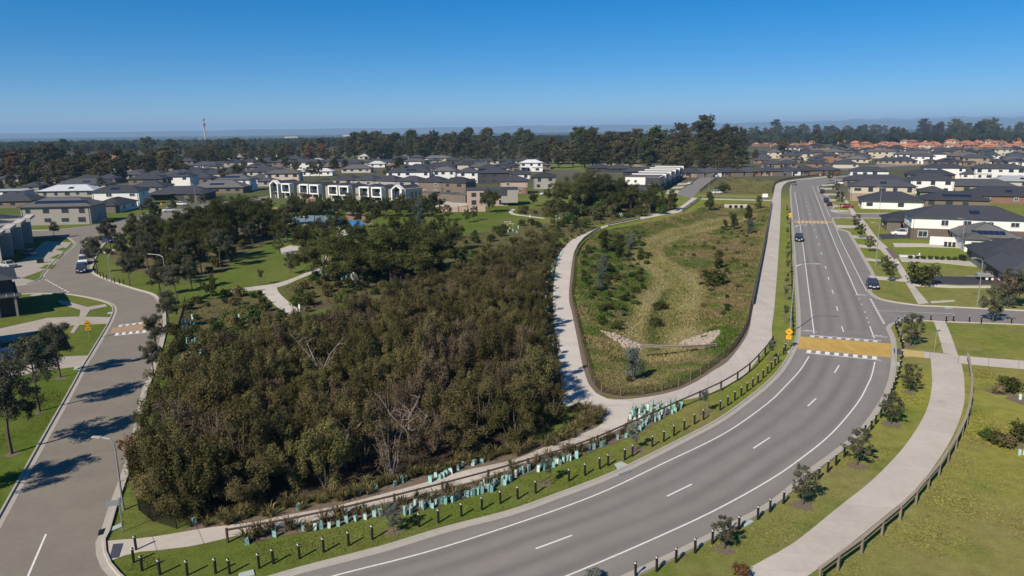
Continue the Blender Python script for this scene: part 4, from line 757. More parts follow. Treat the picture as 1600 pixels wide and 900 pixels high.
for i in range(64):
    x, y = rs.uniform(0, 850), rs.uniform(252, 300)
    if (y > 284 and x > 420) or (y > 270 and x > 640): continue
    plant('yard_tree', 'gum', i % 3, G(x, y), rs.uniform(.9, 1.55), 'leafy yard tree between the houses of the left estate', 'tree', 'yard trees of the left estate', (L_PARK, L_DARK, None, L_FAR)[i % 4])
# far woodland and plain: one mass
rs_ = np.random.RandomState(8); n = 26000; ang = rs_.uniform(-.68, .68, n); dd = 1250 * (12000 / 1250) ** rs_.uniform(0, 1, n); keep = vnoise(ang * dd, dd, 260, 12) + rs_.uniform(-.2, .2, n) > .46; ang, dd = ang[keep], dd[keep]
fx, fy = np.sin(ang) * dd, np.cos(ang) * dd; fz = np.clip((np.hypot(fx, fy) - 1400) / 2500, 0, 1); fz = -24 * fz * fz * (3 - 2 * fz)
me = bpy.data.meshes.new('far_woodland'); rep = 3; cc = np.stack([fx, fy, fz], 1).repeat(rep, 0); cc[:, 2] += rs_.uniform(3, 13, len(cc)); cc[:, :2] += rs_.normal(0, 5, (len(cc), 2)); nn = np.stack([rs_.normal(0, .5, len(cc)), -np.ones(len(cc)), rs_.uniform(.2, 1.2, len(cc))], 1); quads(me, cc, nn, 5.5, 4.2, rs_)
tag(link('far_woodland', me, L_PLAIN), 'distant dark woodland scattered over the plain', 'woodland', None, 'stuff')
# far hills
hb = MB()
def hill(x0, x1, dist, prof, name, label):
    A, B = [], []; rs = random.Random(len(prof))
    n = 60
    P = []
    for i in range(n + 1):
        t = i / n; px = x0 + (x1 - x0) * t; h = np.interp(t, [k / (len(prof) - 1) for k in range(len(prof))], prof) * (1 + .10 * math.sin(i * 1.7) + .07 * math.sin(i * .6 + 2)); th = math.atan((px - 800) / F_PX); P.append((th, h * dist / F_PX))
    for (th, h) in P:
        pass
    m = MB(); k = 3
    for th, h in P:
        for r_, z in ((dist - 900, -30), (dist, h + CAM_H), (dist + 1500, -30)): m.v.append((math.sin(th) * r_ / math.cos(th) * math.cos(th), math.cos(th) * r_, z))
    for i in range(n):
        for j in range(2): m.f.append([i * 3 + j, (i + 1) * 3 + j, (i + 1) * 3 + j + 1, i * 3 + j + 1])
    struct(m.build(name, mat('far_bush', (0.04, 0.05, 0.028), 1.0), None, True), label)
hill(-300, 1900, 17000, [0.5, 1, 2.5, 3.5, 4.5, 5, 6, 6.5, 6.5, 7, 7.5, 8], 'hills', 'long low blue hills on the horizon')
hill(1050, 1900, 21000, [4, 7, 8.5, 10, 10.5, 9.5, 10.5, 10], 'hills', 'farther blue hills on the right horizon')
# ---------------------------------------------------------------- bollards
bb = MB().tube([(0, 0, -.1), (0, 0, 1.02), (0, 0, 1.06)], [.085, .085, .06], 8); BOL = bb.mesh('bollard'); BOL.materials.append(M_BLACK)
br = MB().tube([(0, 0, .97), (0, 0, 1.0)], [.088, .088], 8); br.box((-.05, -.06, 1.04), (.035, .03, .025)); BOLR = br.mesh('reflector'); BOLR.materials.append(M_REFL)
def bollards(P, label, group, refl=True):
    for i, p in enumerate(P):
        o = link('bollard', BOL); o.location = p; o.rotation_euler = (random.uniform(-.02, .02), random.uniform(-.02, .02), random.uniform(-.2, .2)); tag(o, 'black post ' + label % ordn(i + 1), 'bollard', group)
        if refl: link('reflector', BOLR, None, o)
bollards(gp('213,860 209,879 222,892 250,898 293,899 337,896 359,897 405,888 427,881 468,873 506,863 545,853 582,843 655,823 685,817 721,807 753,797 782,787 809,780 837,771 889,752 914,743 937,733 950,728 976,719 988,713 1019,698 1037,690 1053,681 1069,672 1085,663 1099,656 1125,641 1137,634 1148,626 1158,619 1167,612 1176,605 1184,599 1192,591 1199,584 1205,578 1211,572 1216,567 1224,554 1227,549'), 'bollard on the inner verge, %s from the street corner', 'bollards along the inner kerb')
bollards(gp('993,902 1026,893 1056,879 1086,864 1113,850 1140,830 1154,828 1184,812 1203,800 1224,787 1279,749 1293,738 1306,727 1319,714 1351,679 1361,672 1368,663 1376,653 1382,643 1388,632 1392,620 1396,610 1399,602 1402,593 1404,585 1406,576 1407,568 1409,560 1410,545 1409,541 1407,535 1404,527 1402,521 1400,515'), 'bollard on the outer verge, %s from the bottom frame edge', 'bollards along the outer kerb')
bollards(gp('1399,511 1403,505.5 1413,504 1425,503 1438,502.5 1454,502 1478,503.5 1489,503.5 1514,504.5 1533,505.5 1580,507'), 'bollard along the side road, %s from the corner', 'bollards along the side road')
a, b = G(1239, 524), G(1234.5, 330); n = 46
bollards([a.lerp(b, (i / n) ** 1.15) for i in range(n + 1)], 'bollard on the straight verge, %s above the yellow crossing', 'bollards along the straight verge', False)
bollards(gp('146,424 149,427 152.5,430 157,433 162,435.5 167,438 174,440 179,442 187,444 194,446'), 'bollard at the park corner, %s from the parked cars', 'bollards at the park corner', False)
bollards([G(219, 358.5).lerp(G(266, 344.5), i / 12) for i in range(13)], 'bollard on the far street bend, %s from left', 'bollards on the far street bend', False)
bollards([G(305, 333).lerp(G(345, 323), i / 8) for i in range(9)], 'bollard before the black houses, %s from left', 'bollards before the black houses', False)

# ---------------------------------------------------------------- plastic tree guards (three-sided sleeves)
gm = MB(); tri = [(.17 * math.cos(a), .17 * math.sin(a)) for a in (0.3, 2.4, 4.5)]
for i in range(3):
    a_, b_ = tri[i], tri[(i + 1) % 3]; gm.v += [(a_[0], a_[1], 0), (b_[0], b_[1], 0), (b_[0], b_[1], .54), (a_[0], a_[1], .54)]; gm.f.append([4 * i, 4 * i + 1, 4 * i + 2, 4 * i + 3])
GUARD = gm.mesh('tree_guard'); GUARD.materials.append(M_TEAL)
stk = MB(); [stk.box((t[0] * .9, t[1] * .9, .36), (.012, .012, .36)) for t in tri]; STAKE = stk.mesh('stake'); STAKE.materials.append(M_TIMBER)
def guards(P, label, group, jit=.12, stake=False, h=1.0):
    for i, p in enumerate(P):
        o = link('tree_guard', GUARD, M_TEALP if random.random() < .3 else M_TEAL); o.location = p + Vector((random.uniform(-jit, jit), random.uniform(-jit, jit), 0)); o.rotation_euler = (random.uniform(-.08, .08), random.uniform(-.08, .08), random.uniform(0, 6)); s = random.uniform(.85, 1.1); o.scale = (s, s, s * h * random.uniform(.85, 1.15)); tag(o, label, 'tree guard', group)
        if stake:
            link('stake', STAKE, None, o)
guards(gp('386,850 429,839 475,829 492,828 504,826 516,824 528,821 543,816 555,815 572,811 584,808 593,806'), 'teal plastic tree guard at the near end of the planting strip', 'guards at the near planting strip', .1, True)
guards(resample(gp('634,802 677,791 719,778 761,767 803,746 853,729 899,716'), 62), 'teal plastic tree guard in the long row before the footpath rail', 'guards in the long row', .35, True)
guards(resample(gp('640,797 690,783 740,768 790,751'), 14), 'teal plastic tree guard in the long row before the footpath rail', 'guards in the long row', .4, True)
guards(gp('920,704 927,703 938,699 944,698 963,688 975,684 982,681 988,678 993,676 999,673 1003,670 1010,664'), 'teal plastic tree guard below the path junction rail', 'guards below the junction', .15, True)
guards(scatter(gp('984,655 986,643 1000,638.5 1060,629 1068,634 1066,642 1040,652 1010,664 990,668'), .55, 44, 5) and [Vector((p[0], p[1], 0)) for p in scatter(gp('984,655 986,643 1000,638.5 1060,629 1068,634 1066,642 1040,652 1010,664 990,668'), .55, 44, 5)], 'teal plastic tree guard clustered in the bed beside the junction', 'guards in the junction bed', .1, True)
guards(gp('673,752 677,751 683,749 688,748 694,746 700,745 706,742 718,733 723,730 737,728 745,727 755,725 613,760 626,756 634,753 586,766 560,773 546,776 467,795 300,822 307,820'), 'teal plastic tree guard among tussocks beside the thicket', 'guards along the thicket edge', .2)
guards(resample(gp('866,600 863,560 858,530 855,500 854,465 857,440 866,415 880,395'), 38), 'teal plastic tree guard on the thicket side of the pale path', 'guards along the pale path', .35)
for s, n, w in (('497,428 515,424 560,430 577,440 570,444 540,440 500,434', 34, 'below the big gum by the park path'), ('546,412 572,410 570,416 545,418', 7, 'in the shade behind the big gum'), ('284,505 302,498 306,512 288,530', 12, 'left garden bed beside the verge'), ('276,540 300,520 330,530 318,560 285,565', 14, 'in the lower left garden bed'), ('372,497 390,491 388,500', 5, 'beside the pale path spur'), ('690,372 720,366 715,384 690,392', 12, 'below the leaning gum'), ('775,362 812,355 810,364 780,370', 14, 'in the bed above the thicket'), ('862,340 900,336 905,343 870,348', 10, 'in the bed beyond the thicket path'), ('960,335 975,332 975,340', 5, 'near the far path bend')):
    guards([Vector((p[0], p[1], 0)) for p in scatter(gp(s), .7, n, 9)], 'pale teal tree guard ' + w, 'guards ' + w, .1, False, 1.15)
guards(gp('1593,624 1592,711 1600,711'), 'lone teal tree guard on the right lawn bed', 'guards on the right lawn', .05, True)

# ---------------------------------------------------------------- fences
M_CAP = mat('pale_cap_timber', (.27, .225, .175), .9, var=.15, scale=3, objvar=.1)  # cap rail tone, paler than the posts and rails
def rail_fence(tops, ptop, name, label, mt, rail='round', h=1.0, group=None, bottom=False):
    P = [Vector((q.x, q.y, 0)) for q in [G(x, y, ptop) for x, y in tops]] if ptop is not None else [G(x, y) for x, y in tops]
    r = thing(name, label, 'fence', P[0]); o0 = P[0]
    for i, p in enumerate(P):
        d = (P[min(i + 1, len(P) - 1)] - P[max(i - 1, 0)]); ang = math.atan2(d.y, d.x); q = p - o0
        if rail == 'round': MB().tube([(q.x, q.y, -.1), (q.x, q.y, h + .06)], .095, 8).build('post', mt, r)
        else: MB().box((q.x, q.y, h / 2), (.07, .07, h / 2 + .02), ang).build('post', mt, r)
    for a, b in zip(P, P[1:]):
        a, b = a - o0, b - o0; d = (b - a); ang = math.atan2(d.y, d.x); c = (a + b) / 2; s = Vector((-math.sin(ang), math.cos(ang), 0))
        if rail == 'round': MB().tube([a + Vector((0, 0, h - .05)), b + Vector((0, 0, h - .05))], .075, 8).build('rail', mt, r)
        else:
            c = c + s * rail; MB().box((c.x, c.y, h - .13), (d.length / 2 - .01, .025, .14), ang).build('rail', mt, r); MB().box((c.x, c.y, h + .045), (d.length / 2 - .005, .11, .022), ang).build('cap_rail', M_CAP if mt is M_TIMBER else mt, r)
            if bottom: MB().box((c.x, c.y, h - .55), (d.length / 2 - .01, .025, .1), ang).build('rail', mt, r)
    return r
rail_fence(pts('354,828 445,812 535,793 616,774 691,755 763,736 825,718 885,700 934,682 978,663 1020,645 1057,628 1094,612 1127,597 1153,582 1172,568 1186,554 1196,543 1203,534 1208,526'), .95, 'log_rail_fence', 'dark log rail fence along the footpath above the inner verge', M_TIMBERD)
rail_fence(pts('1280,914 1309,892 1346,865 1378,837 1406,813 1431,788 1450,765 1467,745 1481,723 1493,703 1503,683 1510,667 1515,648 1518,630 1519,612 1518,598 1516,585 1514,574 1512,565'), None, 'timber_rail_fence', 'weathered timber fence along the outer shared path', M_TIMBER, .095, 1.0)
def mesh_fence(P, name, label, h=1.1, mt=None, post=None, gap=.13, step=2.4):
    P = resample(P, max(2, round(length(P) / step))); r = thing(name, label, 'fence', P[0]); o0 = P[0]; mt = mt or M_TIMBERD
    for p in P: MB().box((p.x - o0.x, p.y - o0.y, h / 2), (.035, .035, h / 2 + .06)).build('post', post or M_TIMBER, r)
    for a, b in zip(P, P[1:]):
        m = MB(); a, b = a - o0, b - o0; n = max(2, int((b - a).length / gap)); Z = Vector((0, 0, 1))
        ang = math.atan2((b - a).y, (b - a).x); c = (a + b) / 2; L = (b - a).length / 2
        for k in range(int(h / gap)): m.box((c.x, c.y, gap * (k + .7)), (L, .008, .008), ang)
        for k in range(n): q = a.lerp(b, (k + .5) / n); m.box((q.x, q.y, h / 2), (.008, .008, h / 2), ang)
        m.build('mesh_panel', mt, r)
    return r
mesh_fence(smooth(gp('899,400 895.5,440 893,465 898,490 907,530 917,570 927,600 938,613 961,620.5 1005,617.5 1030,613 1060,605 1091,589 1112,574 1130,561 1146,545 1158,527 1166,511 1170,494 1173,478'), 2), 'mesh_fence', 'low wire mesh fence around the near end of the swale', .95, M_TIMBERD, M_TIMBER)
rail_fence(pts('1174,478 1176.5,466 1179,454 1181.5,442 1184,430 1186.5,418 1189,406 1191.5,394 1194,382 1196,370 1198,358 1200.5,344 1203,330 1205,318'), None, 'timber_rail_fence', 'dark timber fence between the swale and straight shared path', M_TIMBERD, -.09, 1.0, None, True)
rail_fence(pts('1206,302 1208,295 1211,288 1220,283.5 1236,280.5 1260,277.5 1290,274'), None, 'timber_rail_fence', 'dark timber fence curving round the far path bend', M_TIMBERD, .09, 1.0, None, True)
rail_fence(pts('1092,308.5 1110,309 1128,309.4 1146,309.8 1164,310.2 1182,310.6 1203,311'), None, 'timber_rail_fence', 'pale rail fence over the culvert crossing', M_TIMBER, .08, 1.1, None, True)
rail_fence(pts('1093,301 1101,294 1111,286 1122,277 1128,272'), None, 'timber_rail_fence', 'dark fence along the short street', M_TIMBERD, .08, 1.0, None, True)
rail_fence(pts('938,360 925,367.5 912,377 903,388 898,400'), None, 'timber_rail_fence', 'timber fence on the swale side of the path bend', M_TIMBERD, .08, .9, None, True)
rail_fence(pts('1066,331.5 1080,321 1095,310.5'), None, 'timber_rail_fence', 'timber edge rail on the path up to the short street', M_TIMBERD, .08, .9, None, True)
rail_fence(pts('950,355 975,350 1000,344.5'), None, 'timber_rail_fence', 'pale timber rail on the far path', M_TIMBER, .08, .9, None, True)
struct(MB().prism(gp('1090,311.5 1206,314 1206,312.3 1090,309.8'), -.05, .05).build('path', M_CONC, None), 'concrete crossing over the culvert')
rail_fence(pts('1003,545.5 1033,547 1065,547.5 1100,546 1119,544'), None, 'low_rail_fence', 'low pale rail across the swale below the rock beds', M_TIMBER, .05, .55)
mesh_fence(gp('222,700 219,740 216,772 218,805 240,815 262,822 276,826'), 'mesh_fence', 'black mesh fence around the near corner of the thicket', 1.2, M_BLACK, M_BLACK, .1)
mesh_fence(smooth(gp('262,600 270,560 278,525 285,500 290,475'), 2), 'mesh_fence', 'black mesh fence beside the left garden bed', 1.2, M_BLACK, M_BLACK, .11)
# culvert
c = G(1150, 321); cv = thing('culvert', 'pale culvert headwall with three round pipe mouths', 'culvert', (c.x, c.y, 0), -.12)
MB().box((0, .4, -.35), (4.0, .3, .75)).build('headwall', M_CONC, cv)
for i in (-1, 0, 1):
    MB().tube([(i * 1.9, .05, -.45), (i * 1.9, -.02, -.45)], .74, 14).build('pipe_rim', M_CONC, cv); MB().tube([(i * 1.9, -.03, -.45), (i * 1.9, .06, -.45)], .6, 14).build('pipe_mouth', M_INK, cv)
MB().box((6.5, -.4, -.7), (2.4, .25, .4), -.3).build('wing_wall', M_ROCK, cv)
def rocks(s, n, label, seed):
    rs = random.Random(seed); m = MB()
    for p in scatter(gp(s), .42, n, seed):
        z = float(swale_z(np.array([p[0]]), np.array([p[1]]))[0]); k = len(m.v); r_ = rs.uniform(.2, .42); a0 = rs.uniform(0, 6); ring = 6
        for lev, rad in ((-.05, 1.0), (.6, .85)): m.v += [(p[0] + r_ * rad * rs.uniform(.8, 1.2) * math.cos(a0 + j * 1.047), p[1] + r_ * rad * rs.uniform(.8, 1.2) * math.sin(a0 + j * 1.047), z + r_ * lev * rs.uniform(.8, 1.2)) for j in range(ring)]
        m.v.append((p[0], p[1], z + r_ * .85))
        for j in range(ring): j2 = (j + 1) % ring; m.f += [[k + j, k + j2, k + ring + j2, k + ring + j], [k + ring + j, k + ring + j2, k + 2 * ring]]
    tag(m.build('rock_bed', M_ROCK, None), label, 'rocks', None, 'stuff')
rocks('938,514.5 965,518 1004,525 1002,531 980,537 970,530', 170, 'left bed of pale broken rocks in the swale', 1); rocks('1062,525 1076,520 1118,514.5 1126,516 1116,530 1100,538 1085,532', 190, 'right bed of pale broken rocks in the swale', 2)

# ---------------------------------------------------------------- lamps and signs
def lamp(px, py, h, arm, az_, label, sc=1.0, dark=False):
    r = thing('street_lamp', label, 'street lamp', G(px, py), az_, 'street lamps'); m_ = M_SIGNB if dark else M_GALV
    MB().tube([(0, 0, -.1), (0, 0, h * .5), (0, 0, h - .8)], [.085, .07, .055], 8).build('pole', m_, r); MB().tube([(0, 0, h - .8), (arm * .06, 0, h - .3), (arm * .3, 0, h), (arm, 0, h + .12)], [.055, .05, .045, .04], 8).build('arm', m_, r)
    MB().box((arm + .3, 0, h + .12), (.34, .12, .045)).build('lamp_head', M_KERB, r); MB().tube([(0, 0, -.05), (0, 0, .5)], [.11, .10], 8).build('base', m_, r)
lamp(193, 797, 5.6, 1.0, R(175), 'slim street lamp on the verge beside the thicket'); lamp(1234, 522, 9.5, 2.4, R(-12), 'tall street lamp left of the yellow crossing'); lamp(1527, 477, 7.2, 1.0, R(165), 'street lamp beside the side road and trailer'); lamp(1368, 416, 8.5, 1.0, R(165), 'street lamp on the right verge by the footpath'); lamp(1310, 344, 8.5, 1.0, R(165), 'street lamp by the small street corner')
lamp(262, 462, 7.0, 2.2, R(168), 'street lamp with long arm on the street bend'); lamp(174, 441, 5.0, .5, R(100), 'short lamp post behind the park bollards'); lamp(306, 318, 7.5, 1.6, R(170), 'far street lamp before the black houses'); lamp(1107, 304, 8, .8, R(20), 'lamp post at the end of the short street'); lamp(1117, 275, 8, .8, R(20), 'far lamp post on the short street'); lamp(1173, 272, 8, .8, R(20), 'lamp post before the long row of dark roofs'); lamp(1502, 394 - 2, 7, .8, R(160), 'lamp post in front of the house with white fence'); lamp(1374, 332, 8, .8, R(160), 'lamp post beside the white cornered house'); lamp(1237, 420, 8.5, 1.6, R(-12), 'street lamp midway up the straight verge')
def text(s, size, m, parent, loc, rot):
    cu = bpy.data.curves.new('lettering', 'FONT'); cu.body = s; cu.size = size; cu.align_x = 'CENTER'; cu.align_y = 'CENTER'; cu.extrude = .002; cu.materials.append(m)
    o = bpy.data.objects.new('lettering', cu); me = bpy.data.meshes.new_from_object(o); bpy.data.objects.remove(o); o = link('lettering', me, m, parent); o.location = loc; o.rotation_euler = rot; return o
def hump_sign(px, py, h, face, label, plate=True, back=False):
    r = thing('warning_sign', label, 'sign', G(px, py), face, 'diamond warning signs'); s = .48
    MB().tube([(0, 0, -.1), (0, 0, h + .4)], .035, 6).build('post', M_GALV, r)
    d = MB(); d.prism([(0, 0)] * 0 or [(-.01, -.01), (.01, -.01), (.01, .01), (-.01, .01)], 0, .01) if False else None
    d.v += [(0, y, h + z) for y in (-.04, -.055) for z in (0,)] * 0
    k = [(-s, 0), (0, -s), (s, 0), (0, s)]; d.v += [(x, -.045, h + z) for x, z in k] + [(x, -.06, h + z) for x, z in k]; d.f += [[0, 1, 2, 3], [7, 6, 5, 4]] + [[i, 4 + i, 4 + (i + 1) % 4, (i + 1) % 4] for i in range(4)]
    pl = d.build('sign_plate', M_SIGNB if back else M_SIGNY, r)
    if back: return
    b = MB(); b.v += [(-.25, -.064, h - .06), (.25, -.064, h - .06), (.12, -.064, h + .06), (-.12, -.064, h + .06)]; b.f.append([0, 1, 2, 3]); b.build('hump_symbol', M_INK, pl)
    e = MB(); kk = [(-s * .93, 0), (0, -s * .93), (s * .93, 0), (0, s * .93)]; ki = [(x * .94, z * .94) for x, z in kk]; e.v += [(x, -.0625, h + z) for x, z in kk + ki]; e.f += [[i, (i + 1) % 4, 4 + (i + 1) % 4, 4 + i] for i in range(4)]; e.build('border', M_INK, pl)
    if plate:
        p2 = MB().box((0, -.05, h - .72), (.3, .008, .24)).build('speed_plate', M_SIGNY, r); text('20', .34, M_INK, p2, (0, -.062, h - .72), (math.pi / 2, 0, 0))
hump_sign(140, 531, 2.3, R(32), 'orange diamond hump sign with 20 plate on the left lawn'); hump_sign(1231, 546, 2.3, R(-22), 'orange diamond hump sign with 20 plate by the yellow crossing'); hump_sign(1234, 347, 2.3, R(-20), 'far orange hump sign on the straight verge'); hump_sign(1281, 281, 2.6, R(-20), 'distant yellow diamond sign at the road bend', False); hump_sign(253, 329, 2.4, R(20), 'distant yellow diamond sign on the far street', False)
hump_sign(1406, 527, 2.3, R(160), 'grey back of a diamond sign right of the road', False, True)
r = thing('street_name_sign', 'street sign seen from behind at the street corner', 'sign', G(192, 831), R(20)); MB().tube([(0, 0, -.1), (0, 0, 2.6)], .035, 6).build('post', M_GALV, r); MB().box((-.35, 0, 2.25), (.45, .012, .2)).build('sign_plate', M_SIGNB, r)
r = thing('street_name_sign', 'thin street name sign beside the cross path', 'sign', G(1460, 548), R(30)); MB().tube([(0, 0, -.1), (0, 0, 2.6)], .03, 6).build('post', mat('green_post', (.25, .33, .12), .6), r); MB().box((.3, 0, 2.5), (.45, .012, .09)).build('sign_plate', mat('sign_green', (.12, .22, .10), .5), r)
r = thing('notice_board', 'white notice board at the culvert crossing', 'sign', G(1195, 312), R(-10)); [MB().tube([(x, 0, -.1), (x, 0, 1.6)], .05, 6).build('post', M_GALV, r) for x in (-.7, .7)]; MB().box((0, -.08, 1.6), (1.0, .03, .65)).build('board', M_REFL, r)
for x, y, w in ((468, 484, 'beside the pale path spur'), (1148 - 320, 340, 'beside the white park path'), (1402, 416, 'on the right footpath corner'), (1436, 402, 'near the white edged bed')): tag(MB().box((*G(x, y)[:2], .4), (.12, .12, .4)).box((*G(x, y)[:2], .84), (.09, .09, .04)).build('marker_post', M_REFL, None), 'short white marker post ' + w, 'marker post', 'white marker posts')
for x, y, hh, w in ((34, 290, 11, 'by the left trees'), (275, 264, 14, 'behind the dark roofs'), (521, 252, 14, 'behind the grey roofs'), (129, 262, 12, 'among the left suburb trees'), (223, 265, 10, 'beside the cream house')):
    r = thing('power_pole', 'wooden power pole ' + w, 'power pole', G(x, y), .3, 'power poles'); MB().tube([(0, 0, -.1), (0, 0, hh)], [.2, .14], 6).build('pole', M_PALEBARK, r); MB().box((0, 0, hh - .6), (1.2, .07, .07)).build('crossarm', M_PALEBARK, r)
p = G(322, 229); r = thing('phone_tower', 'tall grey phone tower on the left horizon', 'tower', (p.x, p.y, 0)); k = p.y / F_PX
MB().tube([(0, 0, -1), (0, 0, 42 * k), (0, 0, 44 * k)], [1.3 * k, .8 * k, .5 * k], 8).build('mast', M_CONC, r)
for i in range(6): MB().box((1.7 * k * math.cos(i * 1.047), 1.7 * k * math.sin(i * 1.047), 33 * k), (.45 * k, .3 * k, 2.6 * k), i * 1.047).build('antenna', M_CONC, r)
MB().tube([(0, 0, 30 * k), (0, 0, 31 * k)], [2.2 * k, 2.2 * k], 8).build('platform', M_GALV, r); MB().tube([(0, 0, 39 * k), (0, 0, 41.5 * k)], [1.9 * k, 1.9 * k], 8).build('headframe', M_SIGNB, r)
# playground
M_BROWNBOX = mat('play_timber', (.22, .12, .08), .8, var=.15, scale=2); M_RED = mat('play_red', (.22, .03, .025), .6)
c = G(488, 335); r = thing('play_tower', 'brown box play tower with red ramp and slide', 'playground', c, .15)
for x in (-1.4, 1.4):
    for y in (-1.3, 1.3): MB().box((x, y, 1.4), (.1, .1, 1.4)).build('leg', M_BROWNBOX, r)
MB().box((0, 0, 3.9), (1.6, 1.5, 1.3)).build('cabin', M_BROWNBOX, r); MB().box((0, 0, 2.6), (1.7, 1.6, .08)).build('deck', M_BROWNBOX, r); t = Matrix.Rotation(.38, 3, 'Y'); MB().box((4.3, .6, 1.7), (3.0, .6, .08), 0, t).build('ramp', M_RED, r)
MB().tube([(1.6, -.8, 3.1), (4, -.9, 2.6), (6, -1, 1.3), (7.6, -1, .4)], .4, 8).build('slide', M_GALV, r)
for s in (-1, 1): MB().box((4.3, .6 + .62 * s, 2.2), (3.0, .04, .06), 0, t).build('handrail', M_GALV, r)
c = G(440, 337); r = thing('play_shelter', 'small tan shelter at the left end of the playground', 'shelter', c, .1); [MB().box((x, y, 1.2), (.08, .08, 1.2)).build('post', M_TIMBERD, r) for x in (-2, 2) for y in (-1.2, 1.2)]; MB().box((0, 0, 2.5), (2.6, 1.7, .12)).build('roof', mat('tan_roof', (.34, .22, .11), .8), r)
for i, (x, y) in enumerate(((470, 340), (474, 340.5), (478, 340), (460, 342))):
    r = thing('picnic_seat', 'pale seat on the playground, %s from left' % ordn(i + 1), 'seat', G(x, y), .2, 'playground seats'); MB().box((0, 0, .45), (.8, .25, .04)).build('seat_board', M_REFL, r); [MB().box((q_, 0, .2), (.05, .2, .21)).build('leg', M_GALV, r) for q_ in (-.6, .6)]
for x, y, w in ((793, 349, 'left of the garden bed'), (797, 352, 'at the edge of the small lawn')): 
    r = thing('park_bench', 'low pale park bench ' + w, 'bench', G(x, y), .1, 'park benches'); MB().box((0, 0, .45), (1.1, .3, .05)).build('seat_board', M_CONC, r); [MB().box((q_, 0, .2), (.1, .25, .2)).build('leg', M_CONC, r) for q_ in (-.8, .8)]
# ---------------------------------------------------------------- houses
def roofmat(n, c): 
    m = mat('roof_' + n, c, .75, var=.10, scale=.6, objvar=.22, spec=.25)
    return m
RF = {'charcoal': roofmat('charcoal', (.040, .042, .050)), 'slate': roofmat('slate', (.054, .056, .064)), 'grey': roofmat('grey', (.105, .102, .100)), 'silver': roofmat('silver', (.36, .38, .40)), 'white': roofmat('white', (.60, .60, .60)), 'orange': roofmat('orange', (.37, .145, .08)), 'brown': roofmat('brown', (.12, .085, .07))}
WL = {k: mat('wall_' + k, c, .85, var=.05, scale=.4, objvar=.06) for k, c in {'white': (.66, .65, .62), 'cream': (.46, .41, .32), 'grey': (.29, .275, .245), 'brown': (.16, .125, .095), 'brick': (.21, .12, .085), 'charcoal': (.05, .05, .055), 'pink': (.38, .29, .24), 'yellow': (.52, .45, .27), 'tan': (.29, .225, .165), 'green': (.16, .18, .14)}.items()}
BRICKL = mat('brown_brick', (.125, .098, .078), .9, var=.12, scale=2.0)
M_GLASS = mat('window_glass', (.03, .04, .055), .12, spec=.6); M_FRAME = mat('window_frame', (.05, .05, .055), .6); M_FRAMEW = mat('window_frame_white', (.6, .6, .58), .6); M_GARAGE = mat('garage_door', (.13, .115, .10), .6); M_DOOR = mat('front_door', (.06, .045, .04), .6); M_SOLAR = mat('solar_panel', (.012, .018, .05), .2, spec=.6); M_FASCIA = mat('fascia', (.055, .055, .06), .6); M_PIPE = mat('downpipe', (.09, .09, .09), .6)
def hip(b, x0, x1, y0, y1, z, pitch=.40, over=.55):
    x0, x1, y0, y1 = x0 - over, x1 + over, y0 - over, y1 + over; w, d = x1 - x0, y1 - y0; k = len(b.v)
    if w >= d: h = d / 2 * pitch; R0, R1 = (x0 + d / 2, (y0 + y1) / 2), (x1 - d / 2, (y0 + y1) / 2)
    else: h = w / 2 * pitch; R0, R1 = ((x0 + x1) / 2, y0 + w / 2), ((x0 + x1) / 2, y1 - w / 2)
    b.v += [(x0, y0, z), (x1, y0, z), (x1, y1, z), (x0, y1, z), (*R0, z + h), (*R1, z + h)]
    if w >= d: F_ = [[0, 1, 5, 4], [1, 2, 5], [2, 3, 4, 5], [3, 0, 4]]
    else: F_ = [[0, 1, 4], [1, 2, 5, 4], [2, 3, 5], [3, 0, 4, 5]]
    b.f += [[k + i for i in f] for f in F_] + [[k + 3, k + 2, k + 1, k]]; return h
WINC = {}
def window(r, x, y, z, w, h, face, fr, det=True):
    """window centred at (x,y,z) on a wall whose outward normal has angle face"""
    key = (round(w, 1), round(h, 1), fr.name)
    if key not in WINC:
        f = MB(); a, t = .06, .05; W, H = w / 2, h / 2
        for c, hh in (((0, 0, H), (W + a, t, a)), ((0, 0, -H), (W + a, t * 1.6, a)), ((-W, 0, 0), (a, t, H - a)), ((W, 0, 0), (a, t, H - a)), ((0, 0, 0), (.03, t * .8, H - a))): f.box(c, hh)
        g = MB(); g.box((0, .02, 0), (W, .02, H)); WINC[key] = (f.mesh('window'), g.mesh('pane')); WINC[key][0].materials.append(fr); WINC[key][1].materials.append(M_GLASS)
    f, g = WINC[key]
    if det: o = link('window', f, None, r); o.location = (x, y, z); o.rotation_euler = (0, 0, face + math.pi / 2); link('pane', g, None, o)
    else: o = link('window', g, None, r); o.location = (x + .02 * math.cos(face), y + .02 * math.sin(face), z); o.rotation_euler = (0, 0, face + math.pi / 2)
HOUSES = []; rh = random.Random(11)
